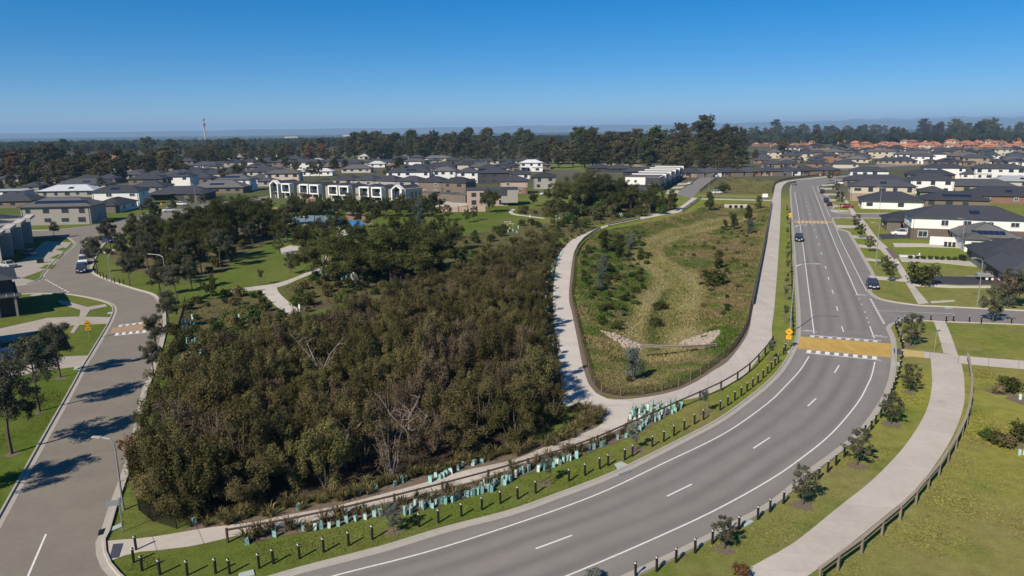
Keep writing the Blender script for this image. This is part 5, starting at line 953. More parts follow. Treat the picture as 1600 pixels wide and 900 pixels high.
def house(c, rz, w, d, st, roof, wall, label, cat='house', group=None, lower=None, wing=0, det=1, solar=0, pitch=.40, garage=False, hcut=None):
    """c: centre of the front wall on the ground; the front looks to local -y"""
    r = thing('house', label, cat, (c.x, c.y, 0), rz, group); H = (2.75, 5.6)[st - 1] if hcut is None else hcut; x0, x1 = -w / 2, w / 2; u = rh.uniform; fr = M_FRAME if rh.random() < .7 else M_FRAMEW
    wm = WL[wall]
    if st == 2 and lower:
        MB().box((0, d / 2, 1.4), (w / 2, d / 2, 1.45)).build('lower_wall', BRICKL if lower == 'brownbrick' else WL[lower], r); MB().box((0, d / 2, (H + 2.85) / 2), (w / 2 + .06, d / 2 + .06, (H - 2.85) / 2)).build('wall', wm, r)
    else: MB().box((0, d / 2, H / 2 - .05), (w / 2, d / 2, H / 2 + .05)).build('wall', wm, r)
    rb = MB(); hip(rb, x0, x1, 0, d, H, pitch); ro = rb.build('roof', RF[roof], r)
    fb = MB(); o_ = .58
    for cx, cy, hx, hy in ((0, -o_, w / 2 + o_, .03), (0, d + o_, w / 2 + o_, .03), (x0 - o_, d / 2, .03, d / 2 + o_ - .03), (x1 + o_, d / 2, .03, d / 2 + o_ - .03)): fb.box((cx, cy, H - .06), (hx, hy, .10))
    fb.build('fascia', M_FASCIA, ro)
    if det > 1:
        V_ = rb.v; cap = MB()
        for a_, b_ in ((0, 4), (3, 4), (1, 5), (2, 5), (4, 5)) if w >= d else ((0, 4), (1, 4), (2, 5), (3, 5), (4, 5)): cap.tube([Vector(V_[a_]) + Vector((0, 0, .03)), Vector(V_[b_]) + Vector((0, 0, .03))], .075, 4)
        cap.build('ridge_cap', RF['slate'], ro)
    if wing:                                 # front wing with its own hip, left (-1) or right (+1)
        ww = w * u(.38, .48); wd_ = u(2.5, 4.5); wx = wing * (w / 2 - ww / 2 + .004); hw = 2.75
        MB().box((wx, -wd_ / 2, hw / 2 - .05), (ww / 2, wd_ / 2, hw / 2 + .05)).build('front_wing', WL[wall] if u(0, 1) < .6 else WL['brown'], r)
        wb = MB(); hip(wb, wx - ww / 2, wx + ww / 2, -wd_, 2.0 if st == 1 else .3, hw - .004, pitch, .5); wb.build('wing_roof', RF[roof], r)
        if garage: MB().box((wx, -wd_ - .02, 1.15), (min(ww * .42, 2.5), .03, 1.1)).build('garage_door', M_GARAGE, r)
        elif det: window(r, wx, -wd_ - .03, 1.45, min(ww * .5, 2.2), 1.3, -math.pi / 2, fr, det > 1)
        MB().box((-wing * w * .12, -.04, 1.05), (.5, .03, 1.05)).build('door', M_DOOR, r)
        if det > 1: MB().box((-wing * w * .3, -1.2, 2.6), (w * .2, 1.2, .08)).build('porch', M_FASCIA, r); MB().box((-wing * w * .46, -2.2, 1.25), (.15, .15, 1.27)).build('porch_post', wm, r)
    n = max(1, int(w / 4.2)); lev = [1.5] if st == 1 else [1.5, 4.3]
    for z in lev:
        for i in range(n):
            x = x0 + w * (i + .5) / n + u(-.4, .4)
            if wing and z < 3 and x * wing > 0: continue
            if u(0, 1) < .82: window(r, x, -.09 if (st == 2 and lower and z > 3) else -.03, z, u(1.2, 2.2), u(.9, 1.5), -math.pi / 2, fr, det > 1)
        for sx, fc in ((x0 - .03, math.pi), (x1 + .03, 0)):
            for i in range(max(1, int(d / 6))):
                if u(0, 1) < .7: window(r, sx + (.06 if sx > 0 else -.06) * (1 if st == 2 and lower and z > 3 else 0), d * (i + .5) / max(1, int(d / 6)), z, u(.9, 1.6), u(.8, 1.3), fc, fr, det > 1)
    if det > 1:
        for x in (x0 + .4, x1 - .4): MB().box((x, -.10, H / 2 - .05), (.04, .04, H / 2)).build('downpipe', M_PIPE, r)
    if solar:
        a = math.atan(pitch); t = Matrix.Rotation(a, 3, 'X'); hd = min(w, d) / 2 + .55
        cxs = rh.uniform(-.12, .12) * w
        for i in range(solar):
            yy = -.55 + hd * (.45 if w >= d else .3); zz = H + (yy + .55) * pitch + .12; MB().box((cxs + (i - (solar - 1) / 2) * 1.08, yy, zz), (.5, .82, .03), 0, t).build('solar_panel', M_SOLAR, ro)
    if det and u(0, 1) < .6: MB().tube([(u(-.2, .2) * w, d * .55, H), (u(-.2, .2) * w * 0 + x1 * .2, d * .55, H + min(w, d) / 2 * pitch + .5)], .07, 6).build('vent_pipe', M_GALV, ro)
    HOUSES.append((c.x, c.y, w, d, rz)); return r
def eh(x0, y0, x1, y1, st, d, roof, wall, label, rz=0.0, wmin=8, **k):
    """house from its front eave line in photo pixels"""
    H = (2.75, 5.6)[st - 1]; p = G((x0 + x1) / 2, (y0 + y1) / 2, H); dep = p.y * cp + (CAM_H - H) * sp; w = max(wmin, abs(x1 - x0) * dep / F_PX / max(.5, math.cos(rz - math.atan2(p.x, p.y) * -0)) - 1.1); w = min(w, 26)
    c = Vector((p.x, p.y, 0)) + Vector((-math.sin(rz), math.cos(rz), 0)) * .55
    return house(c, rz, w, d, st, roof, wall, label, **k)
# left neighbourhood
eh(30, 326, 138, 320, 2, 11, 'grey', 'grey', 'large grey two-storey house with solar panels at the street corner', R(6), det=2, solar=14, lower=None)
eh(144, 320, 187, 320, 1, 14, 'charcoal', 'white', 'white house with dark roof and brown garage band on the corner', R(4), det=2, wing=1, garage=True)
eh(141, 299, 216, 300, 2, 9, 'charcoal', 'white', 'white two-storey house with black roof behind the corner houses', R(4), det=2, solar=3)
eh(58, 298, 146, 299, 1, 11, 'silver', 'grey', 'house with pale silver metal roof on the left', R(3), det=1, solar=2)
eh(-30, 315, 48, 313, 1, 12, 'charcoal', 'brown', 'dark roofed house behind the left terraces', R(3), det=1)
eh(-40, 299, 36, 298, 1, 8, 'silver', 'white', 'long pale flat roofed shed on the far left', R(2), det=1, pitch=.12)
eh(82, 289, 164, 288, 1, 12, 'slate', 'cream', 'cream house with wide slate roof on the left', R(3), det=1, solar=3)
eh(31, 291, 60, 291, 1, 9, 'slate', 'grey', 'small grey house beside the left trees', R(3), det=1)
eh(200, 293, 255, 291, 1, 12, 'charcoal', 'grey', 'dark roofed house behind the black house', R(2), det=1)
eh(198, 280, 254, 279, 2, 10, 'charcoal', 'brown', 'two-storey brown house with skylights and black roof', R(2), det=1)
eh(256, 275, 297, 276, 2, 11, 'charcoal', 'white', 'two-storey house with white corner wall and black roof', R(2), det=1, solar=4)
eh(318, 272, 381, 271, 1, 11, 'charcoal', 'cream', 'long low charcoal roofed house in the left middle', R(2), det=1, wing=-1)
eh(335, 280, 391, 281, 2, 10, 'grey', 'white', 'white two-storey house with big solar array behind park gums', R(2), det=2, solar=8)
eh(296, 293, 380, 293, 1, 13, 'grey', 'brown', 'low grey roofed house behind the park gums', R(2), det=1, solar=6)
eh(232, 303, 322, 302, 1, 12, 'charcoal', 'charcoal', 'black walled house facing the far street', R(4), det=2, wing=1, garage=True)
eh(296, 259, 343, 258, 1, 12, 'slate', 'white', 'slate roofed house with white wall near the power pole', R(1), det=1, wing=1)
eh(353, 258, 386, 257, 1, 11, 'slate', 'cream', 'cream house with slate roof beside the slate and white house', R(1), det=1, wing=-1)
eh(386, 256, 425, 255, 1, 11, 'slate', 'white', 'third slate roofed house from the power pole', R(1), det=1)
eh(384, 268, 440, 268, 2, 11, 'charcoal', 'cream', 'black roofed two-storey house left of the white corner house', R(1), det=1)
eh(400, 283, 428, 283, 1, 9, 'slate', 'grey', 'slate roof peeping over the leftmost townhouse', R(1), det=1)
eh(412, 271, 468, 271, 2, 8, 'grey', 'cream', 'cream two-storey house with grey roof above the townhouses', R(1), det=2)
eh(452, 254, 506, 253, 2, 9, 'slate', 'white', 'two-storey house with white corner panel above the townhouses', R(1), det=1)
eh(468, 268, 520, 268, 1, 8, 'white', 'white', 'pale roofed low house above the townhouses', R(1), det=1)
eh(496, 261, 536, 260, 1, 9, 'brown', 'brown', 'brown roofed cottage behind the townhouses', R(1), det=1)
eh(532, 263, 580, 264, 1, 11, 'grey', 'cream', 'cream house with grey hip roof behind the townhouses', R(1), det=1)
eh(574, 256, 602, 256, 1, 9, 'white', 'white', 'small white roofed house left of the middle rows', R(1), det=1)
eh(602, 259, 630, 259, 1, 9, 'brown', 'tan', 'tan cottage left of the white panelled house', R(1), det=1)
eh(602, 269, 672, 268, 2, 8, 'charcoal', 'white', 'long white two-storey house under black roof mid picture', R(1), det=1, solar=5)
# middle rows
for a in ((629, 252, 666, 252, 2, 9, 'grey', 'white', 'white house with grey roof at the top of the middle rows'), (662, 247, 704, 247, 1, 10, 'grey', 'cream', 'pale grey roofed house nearest the gum belt'), (663, 259, 712, 259, 1, 10, 'charcoal', 'grey', 'charcoal roofed house in the middle rows, left one'), (713, 257, 742, 257, 2, 9, 'charcoal', 'cream', 'charcoal roofed two-storey house in the middle rows'), (732, 261, 770, 260, 2, 9, 'grey', 'cream', 'grey roofed house with cream wall before the gum belt'), (768, 261, 805, 260, 1, 9, 'charcoal', 'brown', 'low charcoal roofed house left of the white roofed house'), (673, 267, 713, 267, 2, 9, 'grey', 'white', 'grey roofed white house above the brown garages'), (712, 269, 748, 269, 2, 9, 'slate', 'white', 'narrow white two-storey house mid picture'), (747, 271, 796, 269, 2, 10, 'charcoal', 'charcoal', 'charcoal two-storey house with upper balcony'), (795, 272, 830, 272, 1, 9, 'charcoal', 'white', 'low dark roofed house below the white house'), (780, 283, 826, 283, 2, 9, 'charcoal', 'pink', 'two-storey house with pink brick base by the round tree'), (832, 277, 870, 276, 2, 9, 'charcoal', 'grey', 'grey two-storey house right of the pink brick house')):
    eh(*a, rz=R(-2), det=2 if a[1] > 262 else 1, wing=0, lower={'pink': 'brick', 'charcoal': None}.get(a[7]))
eh(811, 255, 849, 254, 2, 9, 'white', 'white', 'white two-storey house with pale roof by the green field', R(-2), det=2, wing=1)
for i, (x, y) in enumerate(((918, 262), (950, 263), (975, 268), (1000, 266))): eh(x, y, x + 38, y, 1, 10, 'charcoal', 'charcoal', 'low black roof behind the white terraces, %s from left' % ordn(i + 1), R(-3), det=1)
for i in range(9):
    x = 1035 + i * 31; y = 270 - i * .55; eh(x, y, x + 33, y, 1, 11, 'charcoal' if i % 2 else 'slate', ('brick', 'tan', 'white', 'brown')[i % 4], 'low dark roofed house in the long row above the swale, %s from left' % ordn(i + 1), R(3), det=1, wing=1 if i % 2 else -1, garage=True)
# framed townhouses facing the playground
M_FR = mat('townhouse_frame', (.70, .69, .66), .7)
A_, B_ = G(436, 286.5, 6.0), G(624, 294.5, 6.0); A_.z = B_.z = 0; row = (B_ - A_); RZ = math.atan2(row.y, row.x); TPX = (431, 451, 481, 497.5, 527.5, 544, 574, 592, 620); nU = 9; wU = row.length / 11.3
A_, B_ = A_ - row * .02, B_
for i in range(nU):
    p = A_.lerp(B_, (TPX[i] - 431) / 189.0); gable = i in (0, nU - 1); lab = ('gabled white-framed townhouse at the %s end of the row' % ('left' if i == 0 else 'right')) if gable else 'white square-framed townhouse facing the playground, %s in the row from left' % ordn(i + 1)
    r = thing('townhouse', lab, 'townhouse', p, RZ, 'framed townhouses'); w2 = wU / 2 - .03; D = 10.0
    MB().box((0, D / 2, 2.9), (w2, D / 2, 2.95)).build('wall', WL['grey'] if i % 2 else WL['cream'], r)
    fw = w2 * .80; t_ = .28
    if gable:
        f = MB(); f.box((-fw, -.9, 2.9), (t_, 1.0, 2.9)); f.box((fw, -.9, 2.9), (t_, 1.0, 2.9)); sl = math.atan2(1.5, fw); L_ = math.hypot(1.5, fw) / 2 + .12
        for s in (-1, 1): f.box((s * fw / 2, -.9, 6.5), (L_, 1.0, .24), 0, Matrix.Rotation(s * sl, 3, 'Y'))
        f.build('frame', M_FR, r); g = MB(); g.v += [(-fw + .1, .12, 5.7), (fw - .1, .12, 5.7), (0, .12, 7.1), (-fw + .1, D, 5.7), (fw - .1, D, 5.7), (0, D, 7.1)]; g.f += [[0, 1, 2], [5, 4, 3], [1, 4, 5, 2], [3, 0, 2, 5]]; g.build('gable_roof', RF['charcoal'], r)
    else:
        f = MB()
        for cx, cz, hx, hz in ((-fw, 4.3, t_, 1.9), (fw, 4.3, t_, 1.9), (0, 6.0, fw - t_ + .001, .25), (0, 2.62, fw - t_ + .001, .22)): f.box((cx, -.9, cz), (hx, .95, hz))
        f.build('frame', M_FR, r); rb = MB(); hip(rb, -w2, w2, .2, D, 5.86, .35, .1); rb.build('roof', RF['charcoal'], r)
        f2 = MB(); f2.box((fw * (1 if i % 2 else -1), -1.5, 1.2), (.14, .14, 1.2)); f2.build('porch_post', M_FR, r)
    MB().box((0, -.06, 4.25), (fw - t_, .05, 1.4)).build('glass_wall', M_GLASS, r)
    for s in (-.33, .05, .4): MB().box((s * fw, -.14, 4.25), (.05, .03, 1.4)).build('mullion', M_FRAMEW if s > 0 else M_FRAME, r)
    MB().box((.22 * fw, -.13, 4.1), (.28, .02, 1.2)).build('curtain', M_FRAMEW, r)
    (MB().box((w2 + 1.4, D / 2 + .8, 2.7), (1.45, D / 2 - .8, 2.7)).build('link_wall', WL['grey'], r) if i in (1, 3, 5, 7) else None); MB().box((0, -1.6, 3.1), (fw - t_, .03, .42)).build('balustrade', M_GLASS, r); MB().box((0, -.05, 1.2), (fw * .6, .04, 1.1)).build('entry', M_DOOR, r)
    if i == nU - 1:
        for k in range(4): MB().box((w2 + .04, 1.5 + k * 2.3, 3.4), (.03, .3, 1.2)).build('side_window', M_FRAMEW if k == 0 else M_GLASS, r)
A2, B2 = G(520, 280, 5.6), G(728, 285, 5.6); A2.z = B2.z = 0; row2 = B2 - A2; RZ2 = math.atan2(row2.y, row2.x)
for i in range(6):
    p = A2.lerp(B2, (i + .5) / 6); house(p, RZ2, row2.length / 6 - .25, 9, 2, 'charcoal', 'grey' if i < 4 else 'brown', 'terrace house in the second row behind the townhouses, %s from left' % ordn(i + 1), 'terrace house', 'second row terraces', lower='brown', det=2)
for i, x in enumerate((665, 695, 716)):
    p = G(x, 313 + i * 2, 0); r = thing('garage', 'brown flat roofed garage behind the townhouses, %s from left' % ordn(i + 1), 'garage', p, RZ2, 'garages behind the townhouses'); MB().box((0, 3, 1.5), (3.2, 3, 1.5)).build('wall', WL['brown'], r); MB().box((0, 3, 3.06), (3.35, 3.15, .06)).build('roof', RF['grey'], r); MB().box((0, -.04, 1.15), (2.4, .03, 1.1)).build('garage_door', M_GARAGE, r)
# modern boxes and courtyard wall mid picture
r = thing('house', 'modern boxy house with pale grey panels beside the gum', 'house', G(762, 322), R(2)); MB().box((0, 5, 2.9), (7.5, 5, 2.95)).build('wall', WL['pink'], r); MB().box((8, 4, 3.6), (3, 5, 2.4)).build('upper_box', WL['grey'], r); MB().box((3, -.6, 5.0), (4, .6, 1.1)).build('balcony_box', WL['charcoal'], r); MB().box((0, 5, 5.95), (7.8, 5.3, .1)).build('roof', RF['slate'], r); MB().box((8, 4, 6.1), (3.2, 5.2, .1)).build('upper_roof', RF['slate'], r); [window(r, x, -.05, 4.2, 1.6, 1.3, -math.pi / 2, M_FRAME) for x in (-5, -2)]; [window(r, x, -.05, 1.4, 1.6, 1.5, -math.pi / 2, M_FRAME) for x in (-5, 1, 5)]
r = thing('courtyard_wall', 'pinkish brick courtyard wall beside the small lawn', 'wall', G(725, 331), R(2)); [MB().box((-6.5 + i * 3.1, 0, .9), (1.5, .12, .9)).build('wall_panel', WL['pink'], r) for i in range(5)]; [MB().box((-8.05 + i * 3.1, 0, 1.0), (.2, .2, 1.0)).build('pier', WL['brick'], r) for i in range(6)]
# white stepped terraces on the short street
A3, B3 = G(1052, 300), G(1084, 279); row3 = B3 - A3; RZ3 = math.atan2(row3.y, row3.x); nT = 5
sd_ = Vector((-row3.y, row3.x, 0)).normalized()
A3 = A3 + sd_ * 7; B3 = B3 + sd_ * 7; row3 = B3 - A3
for i in range(nT):
    p = A3.lerp(B3, (i + .5) / nT); w2 = row3.length / nT / 2; r = thing('terrace_house', 'white stepped flat-roofed terrace on the short street, %s from the near end' % ordn(i + 1), 'terrace house', p, RZ3, 'white stepped terraces'); D = 14
    MB().box((0, D / 2, 1.45), (w2 - .02, D / 2, 1.5)).build('lower_wall', WL['charcoal'], r); MB().box((0, D / 2 - .4, 4.5), (w2 - .02, D / 2 + .4, 1.6)).build('wall', WL['white'], r); MB().box((w2 * .0, D / 2, 6.2), (w2 * .96, D / 2 + .2, .09)).build('roof', RF['grey'], r)
    MB().box((w2 - .2, D / 2 - .6, 4.75), (.18, D / 2 + .75, 2.0)).build('parapet', WL['white'], r); MB().box((-w2 * .15, -.86, 4.5), (w2 * .7, .05, 1.45)).build('cladding', WL['charcoal'], r); MB().box((-w2 * .45, -.93, 4.5), (w2 * .22, .03, 1.1)).build('window', M_GLASS, r); MB().box((w2 * .2, -.93, 4.5), (w2 * .18, .03, 1.1)).build('window', M_GLASS, r); MB().box((0, -.05, 1.2), (w2 * .6, .04, 1.15)).build('garage_door', M_GARAGE, r); MB().box((0, -.5, 2.96), (w2 - .02, .55, .06)).build('ledge', WL['white'], r)
    if i == 0: MB().box((-w2 - .03, 2.2, 4.6), (.05, 3.0, 1.5)).build('side_cladding', WL['charcoal'], r); MB().box((-w2 - .03, 9.5, 4.4), (.06, .5, .5)).build('window', M_GLASS, r)
# grey terraces on the far left
FINW = mat('fin_render_sunlit', (.46, .42, .37), .85, var=.05, scale=.4)  # paler than the grey walls: sunlit look of the side walls put into colour
A4, B4 = G(26, 412), G(66, 371); row4 = B4 - A4; n4 = 4; RZ4 = math.atan2(-row4.y, -row4.x) ; sd4 = Vector((row4.y, -row4.x, 0)).normalized()
for i in range(n4):
    p = A4.lerp(B4, (i + .5) / n4) - sd4 * (4.5 - i * .6); w2 = row4.length / n4 / 2; r = thing('terrace_house', 'grey terrace with tall fin walls on the far left, %s from the far end' % ordn(n4 - i), 'terrace house', p, RZ4 + math.pi, 'grey fin-walled terraces'); D = 13
    # local +x runs up the row; the front looks to local -y
    MB().box((0, D / 2, 2.9), (w2 - .02, D / 2, 2.95)).build('wall', WL['grey'], r); MB().box((-w2 + .2, D / 2 - 1.0, 3.2), (.2, D / 2 + 1.0, 3.3)).build('fin_wall', FINW, r); MB().box((0, -.9, 6.05), (w2 - .45, .9, .3)).build('parapet', FINW, r); MB().box((.2, D / 2, 5.95), (w2 - .25, D / 2 - .3, .08)).build('roof', RF['slate'], r)
    rb = MB(); hip(rb, -w2 + .6, w2 - .2, 1.5, D, 6.0, .3, .0); rb.build('hip_roof', RF['slate'], r)
    MB().box((.3, -.05, 4.3), (w2 * .5, .04, 1.0)).build('window', M_GLASS, r); MB().box((.3, -.05, 1.2), (w2 * .55, .04, 1.15)).build('garage_door', M_GARAGE, r)
# house at the left frame edge
r = thing('house', 'dark house with ribbed metal roof cut by the left frame edge', 'house', G(-48, 502), R(36)); MB().box((0, 6, 1.6), (6.5, 6, 1.65)).build('wall', WL['charcoal'], r); MB().box((0, 6, 4.4), (6.0, 5.5, 1.2)).build('upper_wall', WL['charcoal'], r); rb = MB(); hip(rb, -6, 6, .5, 11.5, 5.6, .3, .7); ro = rb.build('roof', RF['slate'], r); [MB().box((-6 + k * 1.0, -.5, 3.3), (.04, 1.2, .05)).build('roof_rib', RF['silver'], r) for k in range(13)]; MB().box((0, -.5, 3.2), (6.9, 1.3, .06)).build('porch_roof', RF['slate'], r); [MB().box((x, -1.5, 1.6), (.15, .15, 1.6)).build('porch_post', WL['grey'], r) for x in (-6, 0, 6)]
r = thing('house', 'dark house out at the left behind the driveway trees', 'house', G(-110, 585), R(36)); MB().box((0, 6, 2.8), (7, 6, 2.85)).build('wall', WL['charcoal'], r); rb = MB(); hip(rb, -7, 7, 0, 12, 5.6, .35, .6); rb.build('roof', RF['slate'], r)
# right estate: houses fronting the straight road
RR = R(-20.4)                               # square to the road
eh(1438, 339.5, 1592, 343, 2, 11, 'charcoal', 'white', 'large white over brown brick two-storey house by the white fence', RR, det=2, lower='brownbrick', solar=2)
eh(1390, 345, 1432, 343, 1, 9, 'charcoal', 'brown', 'front wing and garage of brown brick with charcoal hip roof', RR, det=2, wing=-1, garage=True)
eh(1352, 316.5, 1438, 312, 1, 12, 'charcoal', 'white', 'white cornered house with wide charcoal roof', RR, det=2, wing=0)
eh(1335, 291, 1425, 291, 2, 10, 'slate', 'cream', 'cream two-storey house with small dark solar square', RR, det=2, lower='tan', solar=2)
eh(1325, 281, 1410, 281, 1, 10, 'charcoal', 'brown', 'low charcoal roof behind the cream two-storey house', RR, det=1)
eh(1332, 267, 1386, 267, 2, 9, 'charcoal', 'white', 'white two-storey house at the far bend of the road', RR, det=1)
eh(1428, 281, 1488, 281, 2, 10, 'charcoal', 'white', 'white walled house with broad charcoal roof on the right', RR, det=2)
eh(1440, 300, 1480, 299, 1, 8, 'charcoal', 'green', 'pyramid roofed green house on the right', RR, det=1)
eh(1452, 311, 1540, 313, 1, 11, 'charcoal', 'brown', 'charcoal roofed house with bright blue solar panels', RR, det=1, solar=8)
eh(1487, 290, 1580, 291, 1, 11, 'slate', 'tan', 'long tan brick house on the right', RR, det=2)
eh(1520, 303, 1640, 309, 1, 13, 'charcoal', 'brick', 'red brick house with charcoal roof at the right edge', RR, det=2, solar=2)
eh(1423, 273, 1488, 272, 1, 10, 'charcoal', 'brown', 'black low roof behind the white walled house', RR, det=1)
eh(1448, 262, 1505, 262, 2, 9, 'charcoal', 'white', 'white house with black roof in the right middle', RR, det=1)
eh(1505, 272, 1545, 271, 1, 9, 'slate', 'white', 'small slate roof left of the big white house', RR, det=1)
eh(1530, 263, 1598, 263, 2, 9, 'slate', 'white', 'big white two-storey house at the right edge', RR, det=2)
eh(1560, 283, 1640, 284, 1, 10, 'silver', 'cream', 'silver roofed house at the right edge', RR, det=1, solar=4)
eh(1400, 241, 1457, 241, 2, 10, 'grey', 'white', 'white two-storey house under pale grey roof in the right estate', RR, det=1)
eh(1372, 251, 1432, 251, 1, 10, 'charcoal', 'tan', 'tan house with charcoal roof before the pale grey roof', RR, det=1)
eh(1354, 237, 1398, 237, 2, 9, 'grey', 'cream', 'cream two-storey house in the right estate', RR, det=1)
# house with white gable and fence beside the large house
r = eh(1508, 377, 1592, 366, 1, 13, 'grey', 'white', 'white rendered house with grey roof behind the white fence', RR, det=2, solar=6, wing=-1)
eh(1545, 402, 1650, 404, 1, 13, 'charcoal', 'green', 'grey-green house with charcoal roof at the right edge', RR, det=2, wing=-1)
eh(1580, 424, 1690, 436, 1, 12, 'slate', 'brick', 'red brick house with slate roof by the trailer', RR, det=2)
r = thing('white_fence', 'white rendered boundary fence with three panels', 'fence', G(1452, 382), RR); q1 = (G(1496, 386) - G(1452, 382)).length
[MB().box((q1 * (i + .5) / 4, 0, .95), (q1 / 8 - .01, .07, .95)).build('fence_panel', WL['white'], r) for i in range(4)]
# filler rows in the estates
def rows(spec, label, group, rz, seed, roofs, walls, wpx=None):
    rs = random.Random(seed); k = 0
    for x0, x1, y, n in spec:
        for i in range(n):
            x = x0 + (x1 - x0) * (i + .5 + rs.uniform(-.12, .12)) / n; k += 1; st = 2 if rs.random() < .28 else 1; p = G(x, y + rs.uniform(-.6, .6)); w = rs.uniform(11, 16)
            dd_ = 10.5; cx_, cy_ = p.x - math.sin(rz) * dd_ / 2, p.y + math.cos(rz) * dd_ / 2
            if any((cx_ - (h[0] - math.sin(h[4]) * h[3] / 2)) ** 2 + (cy_ - (h[1] + math.cos(h[4]) * h[3] / 2)) ** 2 < (6.0 + .42 * max(h[2], h[3])) ** 2 for h in HOUSES): continue
            rf, wl = rs.choice(roofs), rs.choice(walls); house(p, rz + rs.uniform(-.05, .05), w, rs.uniform(9, 12), st, rf, wl, '%s-roofed %s house %s' % (rf, wl, label), 'house', group, det=1, wing=rs.choice((-1, 0, 1)), solar=rs.choice((0, 0, 0, 4)))
DK = ('charcoal', 'charcoal', 'slate', 'slate', 'grey')
rows(((1172, 1265, 229, 6), (1175, 1345, 225, 8), (1330, 1600, 234, 15), (1330, 1600, 230.5, 17), (1330, 1600, 227, 18), (1400, 1600, 224, 10), (1250, 1345, 221, 5)), 'among the red roofs far right', 'far red roofed houses', RR, 2, ('orange',), ('cream', 'tan', 'brick'))
rows(((1195, 1330, 262, 6), (1180, 1350, 255, 8), (1175, 1360, 248, 8), (1330, 1600, 252, 11), (1180, 1600, 243, 18), (1200, 1600, 238.5, 17), (1200, 1330, 234, 6), (1470, 1600, 259, 6), (1330, 1600, 247, 14), (1400, 1600, 256, 7), (1180, 1340, 251, 7)), 'in the right estate', 'right estate houses', RR, 1, DK, ('white', 'cream', 'tan', 'brown', 'brick', 'brown'))
rows(((1330, 1600, 218, 10), (1540, 1600, 231, 3)), 'beyond the red roofs', 'houses beyond the red roofs', RR, 3, ('slate', 'grey', 'charcoal'), ('white', 'white', 'cream'))
rows(((60, 300, 277, 7), (70, 290, 268, 6), (150, 540, 250, 10), (180, 520, 257, 6), (0, 100, 275, 3), (560, 640, 249, 3)), 'in the old left suburb', 'left suburb houses', R(3), 4, ('brown', 'orange', 'grey', 'slate', 'silver'), ('cream', 'yellow', 'pink', 'white', 'tan'))
rows(((0, 280, 286, 9), (0, 320, 280, 10), (300, 420, 287, 5), (260, 440, 274, 7), (300, 640, 265, 13), (420, 640, 259, 9), (640, 860, 264, 9), (620, 850, 269, 8), (640, 860, 256, 8), (640, 780, 278, 5), (280, 430, 262, 6)), 'in the left new estate', 'left new estate houses', R(3), 5, ('charcoal', 'charcoal', 'slate'), ('cream', 'grey', 'brown', 'charcoal', 'white'))
# pale sheds far out on the left plain
for i, (x, y, w) in enumerate(((15, 231, 26), (40, 229, 18), (85, 232, 14), (120, 227, 16), (172, 224, 22), (232, 226, 16), (305, 224, 30), (295, 228, 22), (455, 216, 20), (60, 224, 14), (545, 213, 18))):
    p = G(x, y); k = p.y / F_PX; r = thing('shed', 'far pale roofed shed on the left plain, %s listed from left' % ordn(i + 1) if False else 'far pale roofed shed on the left plain', 'shed', p, .05, 'far sheds'); MB().box((0, 8, 1.0 * k), (w * k / 2, 8, 1.0 * k)).build('wall', WL['cream'], r); rb = MB(); hip(rb, -w * k / 2, w * k / 2, 0, 16, 2 * k, .2, .5); rb.build('roof', RF['silver'], r)
